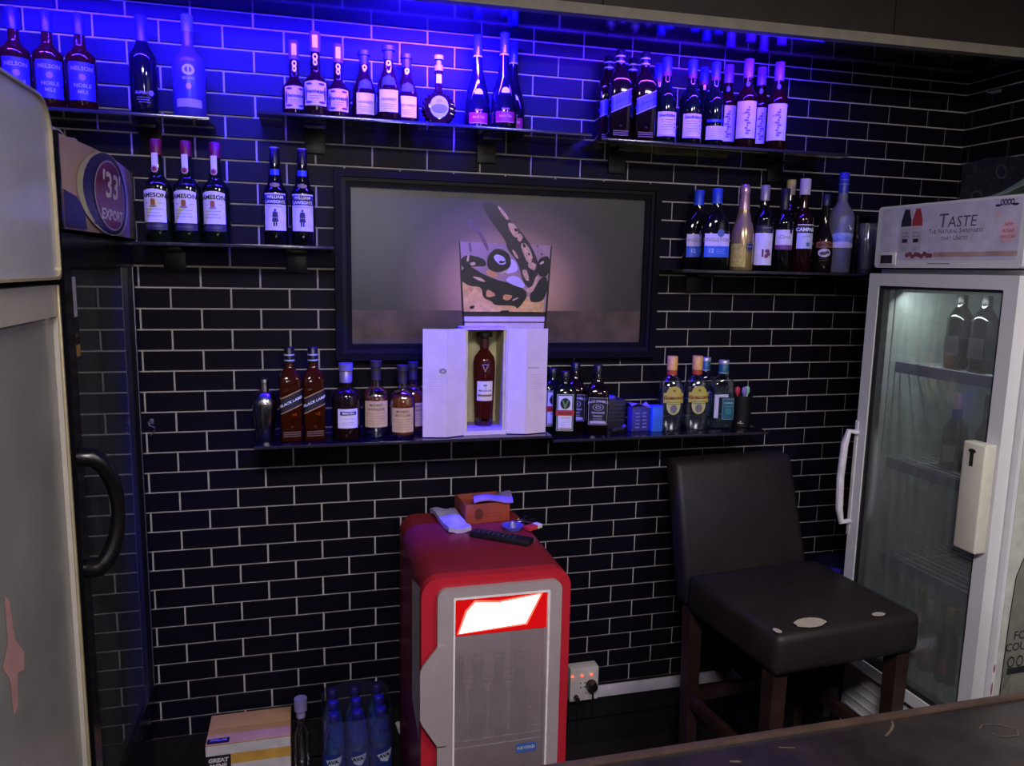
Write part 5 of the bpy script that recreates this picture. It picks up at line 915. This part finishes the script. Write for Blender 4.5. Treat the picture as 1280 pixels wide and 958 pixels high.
t = thing('round_seat_pad', 'dark round-backed stool pad standing behind the bar stool at the wall', 'pad', (2.36, -.13, FZ)); MB().loft([(0, .09, .09, 2), (.02, .1, .1, 2)], 28).build('foot', P('dark_steel_base', '#17171a', .3, .6), t); MB().loft([(.0205, .02, .02, 2), (.44, .02, .02, 2)], 16).build('column', P('dark_steel_base', '#17171a', .3, .6), t); MB().loft([(.4405, .09, .09, 2), (.46, .105, .105, 2), (.55, .105, .105, 2), (.575, .08, .08, 2), (.58, .02, .02, 2)], 28).build('cushion', P('indigo_black_leather', '#14131f', .35, spec=.5), t)

# ------------------------------------------------------------------ left floor things
t = thing('wine_carton', 'tan and white wine carton on the floor at the tiled wall', 'box', (.272, -.105, FZ), 0); bw, bd, bh = .121, .08, .2
MB().box(-bw, bw, -bd, bd, 0, bh, .002).build('carton', P('kraft_card', '#a07a48', .7, vary=.12, scale=15), t)
for nm, y0, y1 in (('rear_flap', .003, bd), ('front_flap', -bd, .001)): MB().box(-bw, bw, y0, y1, bh+.0003, bh+.0035, .001).build(nm, P('kraft_flap', '#a8824e', .7, vary=.12, scale=15), t)
Decal(lambda u, v, o: (u, v, bh+.0036+o), .0006).rect(-.118, -.076, -.055, -.05, nu=1).build('dark_panel', P('label_black', '#17151c', .5), t); Decal(lambda u, v, o: (u, v, bh+.0036+o), .001).text('STELLAR', -.086, -.06, .0125, bold=.03).build('panel_lettering', P('label_violet_ink', '#8a86c8', .5), t)
f = flat(-bd); Decal(f, .0006).rect(-bw, .168, bw, bh, nu=1).rect(-bw+.07, .09, bw, .135, nu=1).build('white_band', P('carton_white', '#b4b0ac', .6), t); Decal(f, .0008).rect(-bw+.07, .1352, bw, .168, nu=1).build('gold_band', P('carton_gold', '#b48a3a', .6, vary=.15), t)
Decal(f, .001).rect(-bw, .09, -bw+.0698, .168, nu=1).build('dark_front_panel', P('label_black', '#17151c', .5), t); Decal(f, .0014).text('GREAT', -bw+.035, .152, .018, bold=.05).text('WINE', -bw+.035, .134, .018, bold=.05).build('front_lettering', P('carton_pale_ink', '#b8b4b0', .6), t)
t = thing('empty_plastic_bottle', 'single clear plastic bottle with a lilac cap beside the carton', 'bottle', (.424, -.085, FZ)); MB().loft(rd([(0, .02), (.003, .026), (.03, .027), (.06, .0245), (.09, .027), (.13, .027), (.165, .013), (.18, .0125), (.2, .0125)]), 24).build('body', thin_glass('clear_plastic', (.86, .87, .9), gloss=.1, rough=.08), t); MB().loft([(.1995, .0145, .0145, 2), (.222, .0145, .0145, 2)], 18).build('cap', P('lilac_plastic_cap', '#8a80b0', .45), t); MB().loft([(.2225, .02, .02, 2), (.262, .02, .02, 2)], 18).build('upturned_cup', P('lilac_cup', '#7d76a4', .45), t)
g_water = thin_glass('blue_water_bottle', (.66, .76, .93), gloss=.12, rough=.06, fog=.12, fogcol='#6a8cc0')
def b_wat(t):
    r = .0335; MB().loft(rd([(0, r-.006), (.004, r-.001), (.06, r), (.11, r-.002), (.17, r), (.2, r-.003), (.23, .017), (.245, .013), (.255, .013)]), 24).build('body', g_water, t)
    MB().loft(rd([(.006, r-.006), (.01, r-.003), (.165, r-.003), (.185, r-.004)]), 24).build('water', thin_glass('still_water', (.6, .75, .97), gloss=.05, fog=.22, fogcol='#6a9ce0'), t); cap(t, .25, .275, .0155, P('indigo_bottle_cap', '#1e1b54', .4), 'cap')
    f = wrap(r+.0008); L = Decal(f).rect(-.05, .08, .05, .158).build('label', P('deep_blue_label', '#1f2f78', .45), t); Decal(f, .0012).poly([(-.024, .138), (.0, .145), (.026, .15), (.022, .13), (.008, .112), (-.012, .118)]).build('white_leaf', P('label_pale_blue', '#a8b4c8', .5), L); Decal(f, .0018).text('AVA.', .0, .134, .0155, bold=.06, sh=.12).build('lettering', ink_d, L)
rows = ('front', 'middle', 'rear'); cols = ('left', 'centre', 'right')
for j in range(3):
    for i in range(3): bottle('wat', b_wat, 'water_bottle', f'blue-capped water bottle in the shrink-wrapped pack, {rows[j]} row, {cols[i]}', 'water bottles in the pack', .593+(i-1)*.0705, -.215+.0705*j, FZ, random.uniform(-.3, .5))
t = tag(MB().sheet(lambda u, v: (.593+.107*spx(1, 5, 2*PI*u), -.1415+.107*spy(1, 5, 2*PI*u), FZ+.001+.265*v+.004*math.sin(9*u*2*PI)*v), 48, 6).build('shrink_wrap', thin_glass('shrink_wrap_film', (.95, .95, .97), gloss=.05, rough=.15, fog=.06, fogcol='#7a78a0')), 'clear shrink wrap around the pack of water bottles', 'wrapping')
t = thing('cable_stub', 'short white cable end with a plug on the floor beside the red cooler', 'cable', (.765, -.03, FZ)); MB().tube([(-.03, 0, .1), (-.02, -.004, .07), (0, -.01, .045), (.015, -.015, .04)], [.008, .009, .008, .008], 8).build('cord', P('white_cord', '#a8a2a8', .5), t); MB().tube([(.0155, -.0152, .04), (.022, -.018, .038)], .009, 8).build('brass_end', P('brass_end', '#9a7a4a', .35, .7), t)
t = thing('wall_hook', 'small bent wire hook on the tiles beside the black fridge', 'hook', (.02, -.0065, 1.24)); MB().tube([(-.004, 0, .012), (-.01, -.012, .012), (-.008, -.016, .002), (.006, -.014, -.004), (.004, -.008, -.016), (-.006, -.01, -.028)], .0018, 6).build('wire', P('dull_wire', '#6a6470', .4, .6), t); MB().box(-.009, .002, -.003, 0, .004, .02, .001).build('plate', P('dull_wire', '#6a6470', .4, .6), t)

t = thing('wall_hook', 'small pale hook high on the right wall tiles near the ceiling corner', 'hook', (2.834, -.135, 2.365)); MB().box(-.008, .0, -.02, .02, 0, .012, .002).build('plate', P('pale_hook', '#7a7684', .4, .4), t); MB().tube([(-.008, .01, .006), (-.03, .01, .004), (-.034, .01, .014)], .0022, 6).build('wire', P('pale_hook', '#7a7684', .4, .4), t)
# socket and trunking
trk = MB().box(1.452, 2.0, -.022, -.0125, .186, .229, .002).build('trim_2', P('white_trunking', '#b0aab8', .45)); trk['kind'] = 'structure'
t = thing('wall_socket', 'white surface socket with three small red lights on the wall right of the red cooler', 'socket', (1.397, -.0065, .2)); MB().box(-.055, .052, -.045, 0, 0, .125, .005).build('box', P('white_socket_plastic', '#b8b2b2', .45), t)
for k in range(3): MB().loft([(-.002, .004, .004, 2), (.002, .003, .003, 2)], 10).build('neon', glow('neon_red', '#ff3a28', 6), t).location = (-.048+.036*k, -.0475, .098)
for o in t.children:
    if o.name.startswith('neon'): o.rotation_euler = (PI/2, 0, 0)
d = Decal(flat(-.045), .0006); [d.rect(-.018+.016*i, .05+.016*j, -.013+.016*i, .055+.016*j) for i in range(2) for j in range(2)]; d.lines(0, .028, .02, 1, 1).build('pin_holes', ink_d, t)
t = thing('plug', 'large round black plug in the white wall socket', 'plug', (1.421, -.0522, .2)); MB().loft([(0, .021, .021, 2), (.022, .018, .018, 2), (.026, .012, .012, 2)], 20).build('plug_body', cap_blk, t).rotation_euler = (PI/2, 0, 0); MB().tube([(0, -.015, -.008), (0, -.02, -.03), (.004, -.018, -.097)], .004, 8).build('cord', cap_blk, t)
for o in t.children: o.location.z += .058
t = thing('small_plug', 'small black plug at the bottom left of the white wall socket', 'plug', (1.365, -.0522, .218)); MB().loft([(0, .009, .009, 2), (.02, .008, .008, 2)], 16).build('plug_body', cap_blk, t).rotation_euler = (PI/2, 0, 0); MB().tube([(0, -.015, -.002), (0, -.02, -.03), (.002, -.02, -.115)], .003, 8).build('cord', cap_blk, t)

# ------------------------------------------------------------------ bar counter
t = thing('bar_counter', 'dark worn wooden bar counter in the foreground', 'counter', (1.2, -1.95, FZ)); M_top = P('dark_worn_counter_top', '#1b1512', .3, spec=.5, vary=.6, scale=14, bump=.04, bscale=70)
MB().box(-1.6, 1.64, -.25, .35, 1.05, 1.1, .006).build('top', M_top, t); MB().box(-1.6, 1.64, .343, .356, 1.052, 1.1035, .003).build('edge_strip', P('counter_edge_brown', '#33271f', .4, vary=.3, scale=20), t); MB().box(-1.6, 1.64, -.2, -.16, FZ, 1.0498).build('front_panel', P('dark_counter_panel', '#191512', .5), t)
fc = lambda u, v, o: (u-1.2, v+1.95, 1.1002+o); M_scr = P('pale_scratch', '#40352b', .6, vary=.3, scale=60); d = Decal(fc, .0004)
def stroke(pts, w):
    for (a, b), (c, e) in zip(pts, pts[1:]):
        L = math.hypot(c-a, e-b) or 1; nx, ny = -(e-b)/L*w, (c-a)/L*w; d.poly([(a-nx, b-ny), (c-nx, e-ny), (c+nx, e+ny), (a+nx, b+ny)])
stroke([(1.252, -1.612), (1.247, -1.62), (1.235, -1.63), (1.218, -1.64)], .0016); stroke([(1.36, -1.655), (1.372, -1.648), (1.395, -1.652), (1.41, -1.668), (1.4, -1.68), (1.375, -1.678), (1.366, -1.665)], .0009); stroke([(.98, -1.64), (.995, -1.643)], .002); stroke([(1.06, -1.628), (1.08, -1.634)], .0012)
d.build('scratches', M_scr, t)
ground(t)
